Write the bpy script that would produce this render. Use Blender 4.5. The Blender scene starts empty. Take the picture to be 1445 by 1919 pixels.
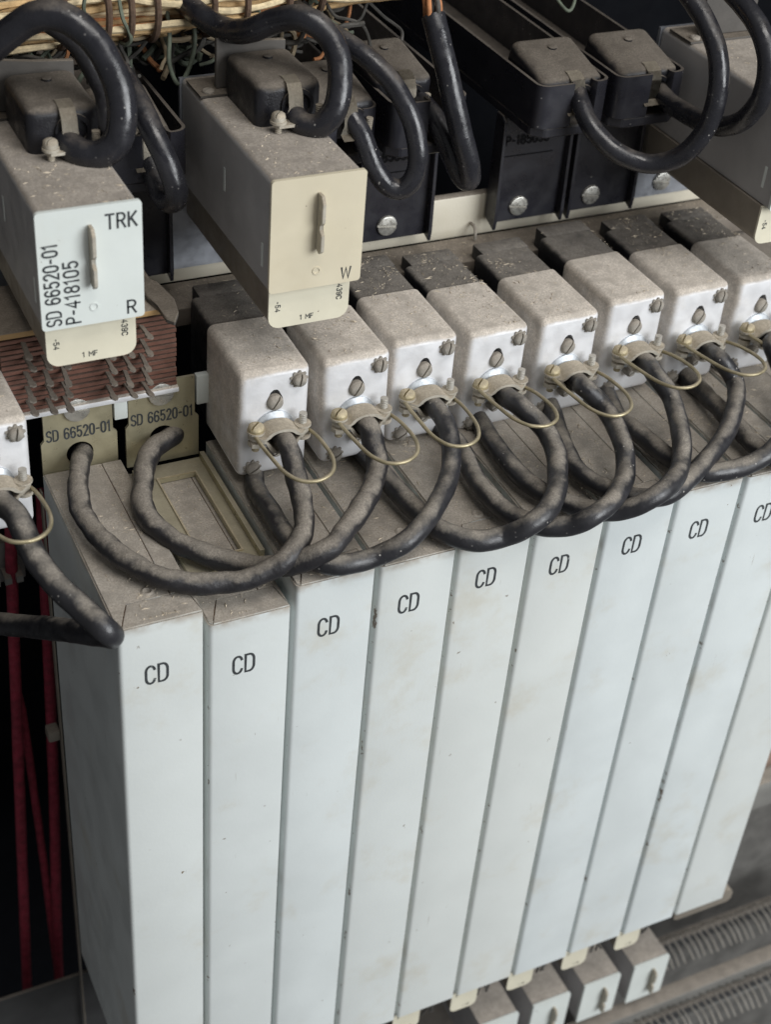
import bpy, bmesh, math, random
from mathutils import Vector, Matrix
random.seed(7)
scene = bpy.context.scene
COL = scene.collection
R = math.radians

# ------------------------------------------------------------------ camera
cam_data = bpy.data.cameras.new('camera')
cam = bpy.data.objects.new('camera', cam_data)
COL.objects.link(cam)
cam_data.sensor_fit = 'HORIZONTAL'
cam_data.sensor_width = 36.0
cam_data.lens = 2839.84 / 1445.0 * 36.0
cam_data.clip_start = 0.01
cam_data.clip_end = 50.0
_right = Vector((0.90265455, -0.4240702, 0.07334323))
_down = Vector((-0.20811069, -0.57927906, -0.78811529))
_fwd = Vector((0.3767024, 0.69613234, -0.61114242))
cam.matrix_world = Matrix(((_right.x, -_down.x, -_fwd.x, -0.123299),
                           (_right.y, -_down.y, -_fwd.y, -0.453241),
                           (_right.z, -_down.z, -_fwd.z, 0.792570),
                           (0, 0, 0, 1)))
cam_data.dof.use_dof = True
cam_data.dof.focus_distance = 0.70
cam_data.dof.aperture_fstop = 14.0
scene.camera = cam

# ------------------------------------------------------------------ world and lamps (indoor, soft room light)
world = bpy.data.worlds.new('World')
scene.world = world
world.use_nodes = True
bg = world.node_tree.nodes['Background']
bg.inputs[0].default_value = (0.95, 0.97, 1.0, 1)
bg.inputs[1].default_value = 0.135

def area(name, loc, target, sx, sy, power, col):
    d = bpy.data.lights.new(name, 'AREA')
    d.shape = 'RECTANGLE'
    d.size = sx
    d.size_y = sy
    d.energy = power
    d.color = col
    o = bpy.data.objects.new(name, d)
    COL.objects.link(o)
    o.location = loc
    o.rotation_euler = (Vector(target) - Vector(loc)).to_track_quat('-Z', 'Y').to_euler()
    return o

area('window_light', (1.25, -1.75, 1.25), (0.2, 0.05, 0.3), 1.5, 1.5, 58, (0.955, 0.98, 1.0))
area('ceiling_light', (0.35, -0.75, 2.3), (0.2, 0.1, 0.35), 1.3, 0.7, 19, (1.0, 0.965, 0.92))

vs = scene.view_settings
vs.view_transform = 'Standard'
vs.look = 'None'
vs.exposure = 0.06
vs.gamma = 1.0
vs.use_curve_mapping = False
scene.render.engine = 'CYCLES'
CABLE_PATHS = {
'c1': [(0.0238, 0.125, 0.3639), (0.0215, 0.116, 0.3706), (0.0122, 0.0942, 0.3712), (0.0082, 0.0726, 0.3712), (0.0105, 0.0498, 0.3712), (0.0177, 0.0306, 0.3712), (0.0304, 0.0156, 0.3705), (0.0475, 0.0098, 0.368), (0.0659, 0.0074, 0.369), (0.0811, 0.0087, 0.375), (0.093, 0.0214, 0.379), (0.0995, 0.0388, 0.384), (0.1038, 0.0558, 0.389), (0.1026, 0.06, 0.3968), (0.1, 0.072, 0.3985)],
'c2': [(0.0681, 0.125, 0.3645), (0.0651, 0.116, 0.3712), (0.052, 0.1062, 0.37), (0.0411, 0.0892, 0.369), (0.0364, 0.0689, 0.368), (0.0402, 0.0518, 0.366), (0.0499, 0.0369, 0.364), (0.0654, 0.0248, 0.362), (0.0794, 0.01, 0.369), (0.0959, 0.0027, 0.379), (0.1124, 0.0117, 0.381), (0.1273, 0.0275, 0.382), (0.1392, 0.0462, 0.384), (0.1438, 0.0589, 0.391), (0.141, 0.06, 0.3984), (0.14, 0.072, 0.3985)],
'c3': [(0.1015, 0.125, 0.3715), (0.0925, 0.0763, 0.3715), (0.0886, 0.0662, 0.3715), (0.0874, 0.0454, 0.3715), (0.0871, 0.0255, 0.3712), (0.0907, 0.0103, 0.371), (0.0963, 0.0017, 0.371), (0.1054, -0.0009, 0.371), (0.118, -0.0012, 0.371), (0.1293, -0.0037, 0.377), (0.1422, 0.0019, 0.38), (0.159, 0.0176, 0.381), (0.1725, 0.0344, 0.381), (0.1774, 0.0448, 0.388), (0.1798, 0.056, 0.3923), (0.177, 0.064, 0.3953), (0.18, 0.078, 0.394)],
'c4': [(0.1415, 0.125, 0.3715), (0.1478, 0.0704, 0.3715), (0.1477, 0.0523, 0.3715), (0.1486, 0.0379, 0.3715), (0.1498, 0.0222, 0.3715), (0.1525, 0.0095, 0.3712), (0.1584, -0.0001, 0.371), (0.1676, -0.0063, 0.371), (0.1793, -0.0081, 0.371), (0.1876, -0.013, 0.378), (0.1981, -0.0098, 0.381), (0.21, 0.0011, 0.381), (0.2205, 0.0162, 0.38), (0.2269, 0.0319, 0.382), (0.2262, 0.0441, 0.3865), (0.2194, 0.056, 0.3921), (0.2185, 0.066, 0.3911), (0.22, 0.078, 0.392)],
'c5': [(0.1815, 0.125, 0.3715), (0.195, 0.0728, 0.3715), (0.1906, 0.0513, 0.3715), (0.1872, 0.0343, 0.3715), (0.1865, 0.0171, 0.3715), (0.1899, 0.0044, 0.3715), (0.1956, -0.0037, 0.371), (0.203, -0.0089, 0.371), (0.2108, -0.014, 0.374), (0.2168, -0.018, 0.379), (0.227, -0.016, 0.381), (0.2399, -0.007, 0.381), (0.2523, 0.0073, 0.379), (0.2568, 0.0184, 0.384), (0.2631, 0.036, 0.385), (0.2629, 0.0491, 0.3885), (0.2558, 0.056, 0.3951), (0.256, 0.066, 0.3932), (0.26, 0.078, 0.392)],
'c6': [(0.2215, 0.125, 0.3715), (0.2141, 0.0834, 0.3715), (0.2116, 0.0671, 0.3715), (0.2089, 0.0495, 0.3715), (0.2086, 0.0312, 0.3715), (0.2109, 0.0158, 0.3715), (0.217, 0.004, 0.3715), (0.2262, -0.0049, 0.3715), (0.2372, -0.0099, 0.372), (0.2458, -0.0151, 0.377), (0.2555, -0.0156, 0.381), (0.2693, -0.0078, 0.381), (0.2835, 0.0063, 0.379), (0.2889, 0.0157, 0.383), (0.2964, 0.0308, 0.384), (0.3002, 0.0439, 0.3875), (0.2975, 0.054, 0.3942), (0.2972, 0.066, 0.3945), (0.3, 0.078, 0.395)],
'c7': [(0.2615, 0.125, 0.3715), (0.2563, 0.0842, 0.3715), (0.2487, 0.0616, 0.3715), (0.2401, 0.0381, 0.3715), (0.2371, 0.023, 0.3715), (0.2383, 0.0128, 0.372), (0.2426, 0.0032, 0.373), (0.2509, -0.007, 0.3735), (0.2651, -0.0099, 0.3735), (0.2777, -0.0056, 0.3745), (0.2902, 0.0001, 0.376), (0.3032, 0.0078, 0.378), (0.3156, 0.0157, 0.38), (0.3299, 0.0292, 0.384), (0.3438, 0.05, 0.3841), (0.3372, 0.056, 0.3941), (0.3355, 0.066, 0.3955), (0.34, 0.078, 0.393)],
'c8': [(0.3015, 0.125, 0.3715), (0.2882, 0.0786, 0.3715), (0.2829, 0.0577, 0.3715), (0.2822, 0.0431, 0.3715), (0.2833, 0.0301, 0.3715), (0.2858, 0.0183, 0.3715), (0.2901, 0.0079, 0.3715), (0.2976, 0.0011, 0.3715), (0.31, -0.001, 0.3715), (0.3216, -0.0009, 0.3725), (0.3337, 0.0011, 0.375), (0.3467, 0.0073, 0.38), (0.356, 0.0197, 0.386), (0.3748, 0.05, 0.3826), (0.3719, 0.06, 0.3951), (0.38, 0.078, 0.393)],
'c9': [(0.3415, 0.125, 0.3715), (0.3407, 0.0823, 0.3715), (0.339, 0.0699, 0.3715), (0.3364, 0.0491, 0.3715), (0.3332, 0.0264, 0.3715), (0.3319, 0.0083, 0.3715), (0.338, -0.001, 0.3715), (0.3585, -0.0041, 0.372), (0.3862, 0.0085, 0.38), (0.42, 0.078, 0.393)],
'c0': [(-0.0237, 0.075, 0.4009), (-0.0254, 0.062, 0.4006), (-0.0257, 0.048, 0.3968), (-0.0239, 0.03, 0.3888), (-0.018, 0.012, 0.3843), (-0.0113, -0.002, 0.3801), (-0.0067, -0.012, 0.3779), (-0.0026, -0.01, 0.3714), (-0.0028, -0.001, 0.3643), (-0.0086, 0.02, 0.3499), (-0.018, 0.05, 0.3291), (-0.0311, 0.08, 0.3104), (-0.047, 0.1, 0.3018)],
'trk': [(0.0282, 0.128, 0.5249), (0.0239, 0.121, 0.5231), (0.0271, 0.113, 0.5216), (0.0334, 0.108, 0.5219), (0.0403, 0.106, 0.5272), (0.044, 0.108, 0.5385), (0.0437, 0.114, 0.5506), (0.0383, 0.122, 0.5634), (0.0291, 0.13, 0.571), (0.019, 0.136, 0.5708), (0.0093, 0.142, 0.5626), (-0.0027, 0.15, 0.5502)],
'trk2': [(0.0328, 0.175, 0.5535), (0.0425, 0.17, 0.5463), (0.0487, 0.165, 0.5347), (0.0527, 0.16, 0.5242), (0.0519, 0.155, 0.513), (0.0564, 0.155, 0.5037)],
'd': [(0.062, 0.17, 0.5302), (0.0627, 0.15, 0.526), (0.0647, 0.135, 0.5175), (0.0683, 0.125, 0.5056), (0.0708, 0.122, 0.4955), (0.0708, 0.125, 0.4882), (0.0692, 0.135, 0.4852), (0.0687, 0.145, 0.4901), (0.0684, 0.155, 0.4971), (0.0668, 0.165, 0.5019)],
'w': [(0.1295, 0.128, 0.5252), (0.1241, 0.121, 0.5238), (0.1258, 0.114, 0.5217), (0.1311, 0.109, 0.5224), (0.1367, 0.107, 0.5287), (0.1404, 0.11, 0.5385), (0.1421, 0.117, 0.5497), (0.1387, 0.124, 0.5579), (0.1312, 0.13, 0.5622), (0.1232, 0.14, 0.5586), (0.115, 0.15, 0.551), (0.1096, 0.165, 0.546), (0.1025, 0.18, 0.548), (0.0982, 0.2, 0.551)],
'e': [(0.1642, 0.158, 0.5089), (0.1648, 0.15, 0.5077), (0.1685, 0.142, 0.4994), (0.1716, 0.135, 0.4875), (0.1769, 0.13, 0.4788), (0.1831, 0.127, 0.4772), (0.1883, 0.125, 0.4831), (0.1898, 0.126, 0.4959), (0.1875, 0.132, 0.5106), (0.1816, 0.142, 0.5238), (0.1734, 0.152, 0.5321), (0.1656, 0.165, 0.5367), (0.1585, 0.18, 0.5394), (0.1533, 0.2, 0.5416)],
'c': [(0.2087, 0.168, 0.5012), (0.2096, 0.158, 0.5012), (0.2123, 0.148, 0.4956), (0.2161, 0.14, 0.4849), (0.2198, 0.135, 0.4756), (0.2219, 0.132, 0.4745), (0.2205, 0.13, 0.482), (0.2159, 0.131, 0.4957), (0.2116, 0.135, 0.5118), (0.2092, 0.142, 0.5273), (0.2078, 0.15, 0.5396), (0.2072, 0.156, 0.5475)],
'a': [(0.2923, 0.16, 0.5064), (0.2891, 0.148, 0.5018), (0.2889, 0.135, 0.4934), (0.2965, 0.122, 0.4846), (0.3115, 0.112, 0.4798), (0.3221, 0.102, 0.4869), (0.328, 0.0947, 0.5031), (0.33, 0.0937, 0.5208), (0.33, 0.0987, 0.5371), (0.328, 0.1099, 0.5497), (0.325, 0.1243, 0.5589)],
'b': [(0.3431, 0.16, 0.5011), (0.3412, 0.148, 0.4961), (0.3425, 0.1303, 0.4953), (0.344, 0.1096, 0.4971), (0.345, 0.0918, 0.5059), (0.345, 0.0806, 0.5219), (0.345, 0.0802, 0.5376), (0.344, 0.0863, 0.5494), (0.343, 0.0995, 0.5572), (0.342, 0.1147, 0.562)],
}
# ------------------------------------------------------------------ materials
MATS = {}

def material(name, color, rough=0.5, metal=0.0, dust=0.0, dust_lo=0.25, dust_hi=0.75, dust_col=(0.30, 0.262, 0.22),
             mottle=0.1, mottle_scale=60, chips=0.0, chip_scale=90, chip_col=(0.10, 0.06, 0.035), stain=0.0,
             bump=0.15, bump_scale=900, specks=0.0, spec=0.5, coat=0.0, fibres=0.0, rough_var=0.12, side=0.0, patch_amp=1.1, patch_scale=75, flecks=0.0, edge=None, grime=None, scratch=0.0, vary=None):
    m = bpy.data.materials.new(name)
    m.use_nodes = True
    nt = m.node_tree
    N, L = nt.nodes, nt.links
    b = N['Principled BSDF']
    b.inputs['Metallic'].default_value = metal
    b.inputs['Specular IOR Level'].default_value = spec
    b.inputs['Coat Weight'].default_value = coat
    tc = N.new('ShaderNodeTexCoord')
    oi = N.new('ShaderNodeObjectInfo')
    mul = N.new('ShaderNodeVectorMath'); mul.operation = 'SCALE'
    comb = N.new('ShaderNodeCombineXYZ')
    L.new(oi.outputs['Random'], comb.inputs[0]); L.new(oi.outputs['Random'], comb.inputs[1])
    comb.inputs[2].default_value = 0.3
    L.new(comb.outputs[0], mul.inputs[0]); mul.inputs['Scale'].default_value = 7.0
    add = N.new('ShaderNodeVectorMath'); add.operation = 'ADD'
    L.new(tc.outputs['Object'], add.inputs[0]); L.new(mul.outputs[0], add.inputs[1])
    V = add.outputs[0]

    def noise(scale, detail=3, rough_=0.55, vec=None):
        n = N.new('ShaderNodeTexNoise')
        n.inputs['Scale'].default_value = scale
        n.inputs['Detail'].default_value = detail
        n.inputs['Roughness'].default_value = rough_
        L.new(vec or V, n.inputs['Vector'])
        return n.outputs['Fac']

    def ramp(fac, lo, hi, a=0.0, c=1.0):
        r = N.new('ShaderNodeMapRange')
        r.interpolation_type = 'SMOOTHSTEP'
        r.inputs['From Min'].default_value = lo
        r.inputs['From Max'].default_value = hi
        r.inputs['To Min'].default_value = a
        r.inputs['To Max'].default_value = c
        L.new(fac, r.inputs['Value'])
        return r.outputs[0]

    def mix(fac, ca, cb):
        x = N.new('ShaderNodeMix'); x.data_type = 'RGBA'
        if isinstance(fac, float): x.inputs[0].default_value = fac
        else: L.new(fac, x.inputs[0])
        for sock, v in ((x.inputs[6], ca), (x.inputs[7], cb)):
            if isinstance(v, tuple): sock.default_value = (*v[:3], 1)
            else: L.new(v, sock)
        return x.outputs[2]

    def math_(op, a, c):
        x = N.new('ShaderNodeMath'); x.operation = op
        for sock, v in zip(x.inputs, (a, c)):
            if isinstance(v, (int, float)): sock.default_value = v
            else: L.new(v, sock)
        return x.outputs[0]

    dark = tuple(c * (1 - mottle) for c in color)
    lite = tuple(min(1, c * (1 + mottle * 0.6)) for c in color)
    col = mix(ramp(noise(mottle_scale, 4), 0.3, 0.7), dark, lite)
    if vary:
        col = mix(math_('MULTIPLY', oi.outputs['Random'], 0.6), col, vary)
    rg = ramp(noise(mottle_scale * 2.3, 4), 0.3, 0.7, max(0.02, rough - rough_var), min(1, rough + rough_var))
    if stain > 0:
        st = math_('MULTIPLY', ramp(noise(22, 5, 0.65), 0.52, 0.75), stain)
        col = mix(st, col, (0.46, 0.39, 0.25))
    if specks > 0:
        vo = N.new('ShaderNodeTexVoronoi')
        vo.inputs['Scale'].default_value = 480
        L.new(V, vo.inputs['Vector'])
        sp = ramp(vo.outputs['Distance'], 0.12, 0.26, 0.9, 0.0)
        sel = N.new('ShaderNodeSeparateColor'); L.new(vo.outputs['Color'], sel.inputs[0])
        sp = math_('MULTIPLY', sp, math_('GREATER_THAN', sel.outputs[0], 1 - specks))
        sp = math_('MULTIPLY', sp, ramp(noise(40, 3), 0.50, 0.66))
        col = mix(sp, col, (0.45, 0.43, 0.40))
        rg = mix(sp, rg, (0.9, 0.9, 0.9))
    hgt = noise(bump_scale, 4, 0.6)
    if chips > 0:
        c1 = ramp(noise(chip_scale, 5, 0.7), 0.735 - 0.07 * chips, 0.76 - 0.07 * chips)
        col = mix(c1, col, chip_col)
        rg = mix(c1, rg, (0.9, 0.9, 0.9))
    if flecks > 0:
        wv = N.new('ShaderNodeVectorMath'); wv.operation = 'ADD'
        nn = N.new('ShaderNodeTexNoise'); nn.inputs['Scale'].default_value = 500; L.new(V, nn.inputs['Vector'])
        sc_ = N.new('ShaderNodeVectorMath'); sc_.operation = 'SCALE'; L.new(nn.outputs['Color'], sc_.inputs[0]); sc_.inputs['Scale'].default_value = 0.003
        L.new(V, wv.inputs[0]); L.new(sc_.outputs[0], wv.inputs[1])
        vf = N.new('ShaderNodeTexVoronoi'); vf.inputs['Scale'].default_value = 95; L.new(wv.outputs[0], vf.inputs['Vector'])
        se = N.new('ShaderNodeSeparateColor'); L.new(vf.outputs['Color'], se.inputs[0])
        fk = math_('MULTIPLY', ramp(vf.outputs['Distance'], 0.03, 0.085, 1.0, 0.0), math_('GREATER_THAN', se.outputs[1], 1 - flecks))
        fk = math_('MULTIPLY', fk, math_('ADD', 0.25, math_('MULTIPLY', se.outputs[2], 0.7)))
        col = mix(fk, col, chip_col)
    if scratch > 0:
        mp = N.new('ShaderNodeMapping'); mp.inputs['Scale'].default_value = (900, 900, 45); mp.inputs['Rotation'].default_value = (0, 0.5, 0)
        L.new(V, mp.inputs['Vector'])
        sn = noise(1.0, 2, 0.5, mp.outputs[0])
        sk = ramp(sn, 0.735, 0.765)
        sk = math_('MULTIPLY', sk, ramp(noise(30, 2), 0.5, 0.62))
        col = mix(math_('MULTIPLY', sk, scratch), col, (0.30, 0.27, 0.22))
    if edge or grime:
        so = N.new('ShaderNodeSeparateXYZ'); L.new(tc.outputs['Object'], so.inputs[0])
    if edge:
        e1 = ramp(so.outputs[0], edge[0], edge[0] + 0.0022, 1.0, 0.0)
        e2 = ramp(so.outputs[0], edge[1] - 0.0016, edge[1], 0.0, 1.0)
        em = math_('MULTIPLY', math_('MAXIMUM', e1, e2), ramp(so.outputs[1], 0.0025, 0.0045, 1.0, 0.0))
        en = math_('ADD', math_('MULTIPLY', em, 0.22), noise(85, 5, 0.75))
        en = math_('ADD', en, math_('MULTIPLY', math_('SUBTRACT', noise(14, 2), 0.5), 0.25))
        ew = math_('MULTIPLY', ramp(en, 0.825, 0.865), 0.85)
        col = mix(ew, col, (0.13, 0.085, 0.05))
        rg = mix(ew, rg, (0.9, 0.9, 0.9))
    if grime:
        gm = ramp(so.outputs[2], grime[0], grime[1], 0.0, 1.0)
        gm = math_('MULTIPLY', gm, ramp(noise(120, 4), 0.25, 0.7))
        col = mix(gm, col, (0.33, 0.28, 0.22))
        rg = mix(gm, rg, (0.9, 0.9, 0.9))
    metal_out = None
    if dust > 0:
        g = N.new('ShaderNodeNewGeometry')
        sx = N.new('ShaderNodeSeparateXYZ'); L.new(g.outputs['Normal'], sx.inputs[0])
        patch = noise(patch_scale, 5, 0.65)
        nzz = sx.outputs[2]
        if side > 0:
            nzz = math_('ADD', nzz, math_('MULTIPLY', math_('MAXIMUM', math_('MULTIPLY', sx.outputs[0], -1.0), 0.0), side))
        nz = math_('ADD', nzz, math_('MULTIPLY', math_('SUBTRACT', patch, 0.5), patch_amp))
        dm = math_('MULTIPLY', ramp(nz, dust_lo, dust_hi), dust)
        fine = noise(1000, 4, 0.8)
        dcol = mix(ramp(fine, 0.34, 0.68), tuple(c * 0.72 for c in dust_col), tuple(c * 1.2 for c in dust_col))
        dcol = mix(ramp(noise(130, 5, 0.65), 0.38, 0.68, 0, 0.75), dcol, tuple(c * 0.66 for c in dust_col))
        if fibres > 0:
            n1 = N.new('ShaderNodeTexNoise'); n1.inputs['Scale'].default_value = 420; n1.inputs['Detail'].default_value = 1
            n1.inputs['Distortion'].default_value = 1.6
            L.new(V, n1.inputs['Vector'])
            fb = ramp(math_('ABSOLUTE', math_('SUBTRACT', n1.outputs['Fac'], 0.5), 0.0), 0.0, 0.016, 1.0, 0.0)
            fb = math_('MULTIPLY', fb, ramp(noise(110, 3), 0.52, 0.68))
            dcol = mix(math_('MULTIPLY', fb, fibres), dcol, (0.52, 0.46, 0.36))
        col = mix(dm, col, dcol)
        rg = mix(dm, rg, (0.97, 0.97, 0.97))
        hgt = math_('ADD', hgt, math_('MULTIPLY', dm, math_('MULTIPLY', fine, 2.2)))
        if metal > 0:
            inv = math_('SUBTRACT', 1.0, dm)
            L.new(math_('MULTIPLY', inv, metal), b.inputs['Metallic'])
        L.new(math_('MULTIPLY', math_('SUBTRACT', 1.0, dm), spec), b.inputs['Specular IOR Level'])
    L.new(col, b.inputs['Base Color'])
    L.new(rg, b.inputs['Roughness'])
    if bump > 0:
        bp = N.new('ShaderNodeBump')
        bp.inputs['Strength'].default_value = bump
        bp.inputs['Distance'].default_value = 0.0006
        L.new(hgt, bp.inputs['Height'])
        L.new(bp.outputs[0], b.inputs['Normal'])
    MATS[name] = m
    return m

material('pack_paint', (0.63, 0.675, 0.675), 0.42, dust=0.97, dust_lo=0.35, dust_hi=0.85, mottle=0.06, mottle_scale=18, chips=0.5, chip_scale=120,
         chip_col=(0.17, 0.13, 0.085), stain=0.34, bump=0.10, bump_scale=500, fibres=0.7, dust_col=(0.37, 0.332, 0.285), vary=(0.63, 0.635, 0.585), flecks=0.13, edge=(0.0020, 0.0394), grime=(0.3575, 0.3645), scratch=0.7)
material('unit_paint', (0.37, 0.36, 0.355), 0.5, dust=0.95, dust_lo=0.3, dust_hi=0.8, mottle=0.10, mottle_scale=40, chips=0.3, bump=0.14, fibres=0.7, dust_col=(0.37, 0.33, 0.285))
material('plate_white', (0.66, 0.70, 0.67), 0.4, mottle=0.04, mottle_scale=30, chips=0.55, chip_scale=150, stain=0.2, bump=0.06, bump_scale=500)
material('plate_cream', (0.62, 0.56, 0.42), 0.42, mottle=0.06, mottle_scale=30, chips=0.6, chip_scale=150, stain=0.2, bump=0.06, bump_scale=500)
material('cream', (0.70, 0.66, 0.52), 0.45, mottle=0.05, mottle_scale=60, chips=0.4, chip_scale=160, stain=0.25, bump=0.05)
material('tan_can', (0.25, 0.22, 0.18), 0.45, metal=0.2, dust=0.7, dust_lo=0.2, dust_hi=0.9, mottle=0.12)
material('aluminium', (0.78, 0.785, 0.80), 0.5, metal=0.35, dust=1.0, dust_lo=0.08, dust_hi=0.62, patch_amp=0.65, mottle=0.05, mottle_scale=55, chips=0.15,
         bump=0.12, bump_scale=700, fibres=0.8, dust_col=(0.56, 0.505, 0.44), side=0.52, flecks=0.06)
material('bright_metal', (0.50, 0.53, 0.56), 0.5, metal=0.5, mottle=0.2, mottle_scale=200)
material('nickel', (0.66, 0.65, 0.60), 0.34, metal=0.8, dust=0.6, dust_lo=0.3, dust_hi=1.0, mottle=0.15, mottle_scale=200, bump=0.2)
material('dusty_metal', (0.50, 0.47, 0.40), 0.5, metal=0.35, dust=0.85, dust_lo=-0.3, dust_hi=0.5, mottle=0.15, mottle_scale=200, bump=0.3, dust_col=(0.40, 0.345, 0.27))
material('screw_dust', (0.36, 0.34, 0.30), 0.6, metal=0.35, dust=0.7, dust_lo=-0.4, dust_hi=0.6, mottle=0.2, mottle_scale=300, bump=0.35)
material('brass', (0.40, 0.345, 0.215), 0.42, metal=0.6, dust=0.5, dust_lo=0.5, dust_hi=1.1, mottle=0.22, mottle_scale=150)
material('brass_screw', (0.50, 0.43, 0.27), 0.45, metal=0.6, dust=0.75, dust_lo=0.0, dust_hi=1.0, mottle=0.2, mottle_scale=250, bump=0.25, dust_col=(0.42, 0.36, 0.27))
material('zinc_bracket', (0.44, 0.40, 0.27), 0.38, metal=0.5, dust=0.5, dust_lo=0.4, dust_hi=1.1, mottle=0.14, mottle_scale=70, bump=0.1)
material('zinc_grey', (0.42, 0.44, 0.48), 0.4, metal=0.6, mottle=0.2, mottle_scale=60)
material('rubber', (0.021, 0.021, 0.024), 0.40, dust=0.92, dust_lo=0.60, dust_hi=1.15, mottle=0.2, mottle_scale=90, bump=0.25, bump_scale=700, specks=0.2, spec=0.55,
         dust_col=(0.31, 0.28, 0.24), fibres=0.3, patch_amp=1.5, patch_scale=60)
material('rubber_clean', (0.018, 0.018, 0.022), 0.27, dust=0.75, dust_lo=0.66, dust_hi=1.4, mottle=0.2, mottle_scale=90, bump=0.22, bump_scale=500, specks=0.28, spec=0.6,
         dust_col=(0.19, 0.162, 0.135), patch_amp=1.9, patch_scale=42)
material('rubber_dusty', (0.021, 0.020, 0.022), 0.42, dust=0.93, dust_lo=0.42, dust_hi=1.02, mottle=0.2, mottle_scale=90, bump=0.5, bump_scale=500, spec=0.45,
         dust_col=(0.29, 0.26, 0.222), fibres=0.3, patch_amp=1.7, patch_scale=80)
material('black_plastic', (0.020, 0.020, 0.026), 0.36, dust=0.75, dust_lo=0.55, dust_hi=1.0, mottle=0.15, mottle_scale=40, bump=0.05, spec=0.6, specks=0.03,
         dust_col=(0.17, 0.147, 0.123))
material('black_plug', (0.013, 0.013, 0.016), 0.38, dust=0.93, dust_lo=0.25, dust_hi=0.8, mottle=0.2, bump=0.3, spec=0.45, dust_col=(0.17, 0.148, 0.124), fibres=0.4)
material('black_insulator', (0.010, 0.010, 0.013), 0.55, dust=0.9, dust_lo=0.25, dust_hi=1.1, mottle=0.2, bump=0.5, bump_scale=500, dust_col=(0.24, 0.218, 0.192), fibres=0.8, patch_amp=1.4, patch_scale=170)
material('rail_paint', (0.60, 0.56, 0.46), 0.45, dust=0.95, dust_lo=0.3, dust_hi=0.8, mottle=0.06, mottle_scale=40, chips=0.3, stain=0.3, fibres=0.4)
material('phenolic', (0.14, 0.062, 0.042), 0.6, mottle=0.25, mottle_scale=120, dust=0.4, dust_lo=0.4, dust_hi=1.0)
material('phenolic_dark', (0.03, 0.018, 0.015), 0.7, mottle=0.2)
material('phenolic_tan', (0.42, 0.27, 0.12), 0.6, mottle=0.15, dust=0.95, dust_lo=0.4, dust_hi=0.8)
material('terminal_pin', (0.22, 0.195, 0.165), 0.6, metal=0.25, dust=0.8, dust_lo=-0.2, dust_hi=0.7, mottle=0.2, dust_col=(0.20, 0.17, 0.14))
material('ink', (0.04, 0.045, 0.048), 0.6, mottle=0.3, mottle_scale=300, bump=0, chips=1.25, chip_scale=420, chip_col=(0.34, 0.36, 0.36))
material('moulded_letter', (0.002, 0.002, 0.003), 0.6, mottle=0.1, bump=0, spec=0.2)
material('ledge_dust', (0.16, 0.135, 0.11), 0.7, dust=0.97, dust_lo=0.2, dust_hi=0.7, mottle=0.15, fibres=0.4)
material('seam_rust', (0.10, 0.055, 0.03), 0.9, mottle=0.3, mottle_scale=200)
material('bracket_dusty', (0.085, 0.078, 0.07), 0.6, dust=0.9, dust_lo=0.1, dust_hi=0.8, mottle=0.2, dust_col=(0.19, 0.163, 0.133))
material('harness_cloth', (0.55, 0.37, 0.18), 0.85, mottle=0.25, mottle_scale=300, bump=0.5, bump_scale=1200)
material('harness_orange', (0.52, 0.22, 0.09), 0.85, mottle=0.25, mottle_scale=300, bump=0.5, bump_scale=1200)
material('harness_pale', (0.66, 0.54, 0.34), 0.85, mottle=0.25, mottle_scale=300, bump=0.5, bump_scale=1200)
material('lacing', (0.09, 0.055, 0.035), 0.9, mottle=0.3, mottle_scale=300, bump=0.5)
material('wire_green', (0.115, 0.135, 0.10), 0.7, mottle=0.3, mottle_scale=200)
material('wire_grey', (0.075, 0.07, 0.062), 0.8, mottle=0.4, mottle_scale=200)
material('wire_orange', (0.40, 0.17, 0.07), 0.8, mottle=0.3, mottle_scale=200)
material('red_cloth', (0.25, 0.022, 0.042), 0.9, mottle=0.3, mottle_scale=200, bump=0.6, bump_scale=900)
material('cord_tip', (0.05, 0.02, 0.025), 0.9, mottle=0.3, mottle_scale=200)
material('crumb', (0.50, 0.43, 0.33), 0.95, mottle=0.4, mottle_scale=400, bump=0)
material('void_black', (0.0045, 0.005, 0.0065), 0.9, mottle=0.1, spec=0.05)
material('dark_steel', (0.045, 0.045, 0.045), 0.5, mottle=0.25, mottle_scale=30, dust=0.5, dust_lo=0.4, dust_hi=1.0)
material('grey_steel', (0.20, 0.195, 0.18), 0.55, mottle=0.15, mottle_scale=40, dust=0.8, dust_lo=0.3, dust_hi=0.9)
material('rust_plate', (0.24, 0.17, 0.13), 0.8, mottle=0.25, mottle_scale=60)
material('comb_wire', (0.42, 0.41, 0.38), 0.5, metal=0.35, mottle=0.2, dust=0.6, dust_lo=0.1, dust_hi=1.0)
material('grey_base', (0.13, 0.125, 0.115), 0.7, mottle=0.3, mottle_scale=60, dust=0.7, dust_lo=0.3, dust_hi=0.9)
material('wire_tan', (0.27, 0.215, 0.14), 0.85, mottle=0.3, mottle_scale=200)

# ------------------------------------------------------------------ mesh helpers
def finish(name, bm, mat, parent=None, smooth=False, loc=None, angle=40):
    bmesh.ops.recalc_face_normals(bm, faces=bm.faces[:])
    me = bpy.data.meshes.new(name)
    bm.to_mesh(me)
    bm.free()
    return mesh_obj(name, me, mat, parent, smooth, loc, angle)

def mesh_obj(name, me, mat, parent=None, smooth=False, loc=None, angle=40):
    if mat:
        me.materials.clear()
        me.materials.append(MATS[mat])
    if smooth:
        me.shade_smooth()
        me.set_sharp_from_angle(angle=R(angle))
    o = bpy.data.objects.new(name, me)
    COL.objects.link(o)
    if parent: o.parent = parent
    if loc: o.location = loc
    return o

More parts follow.
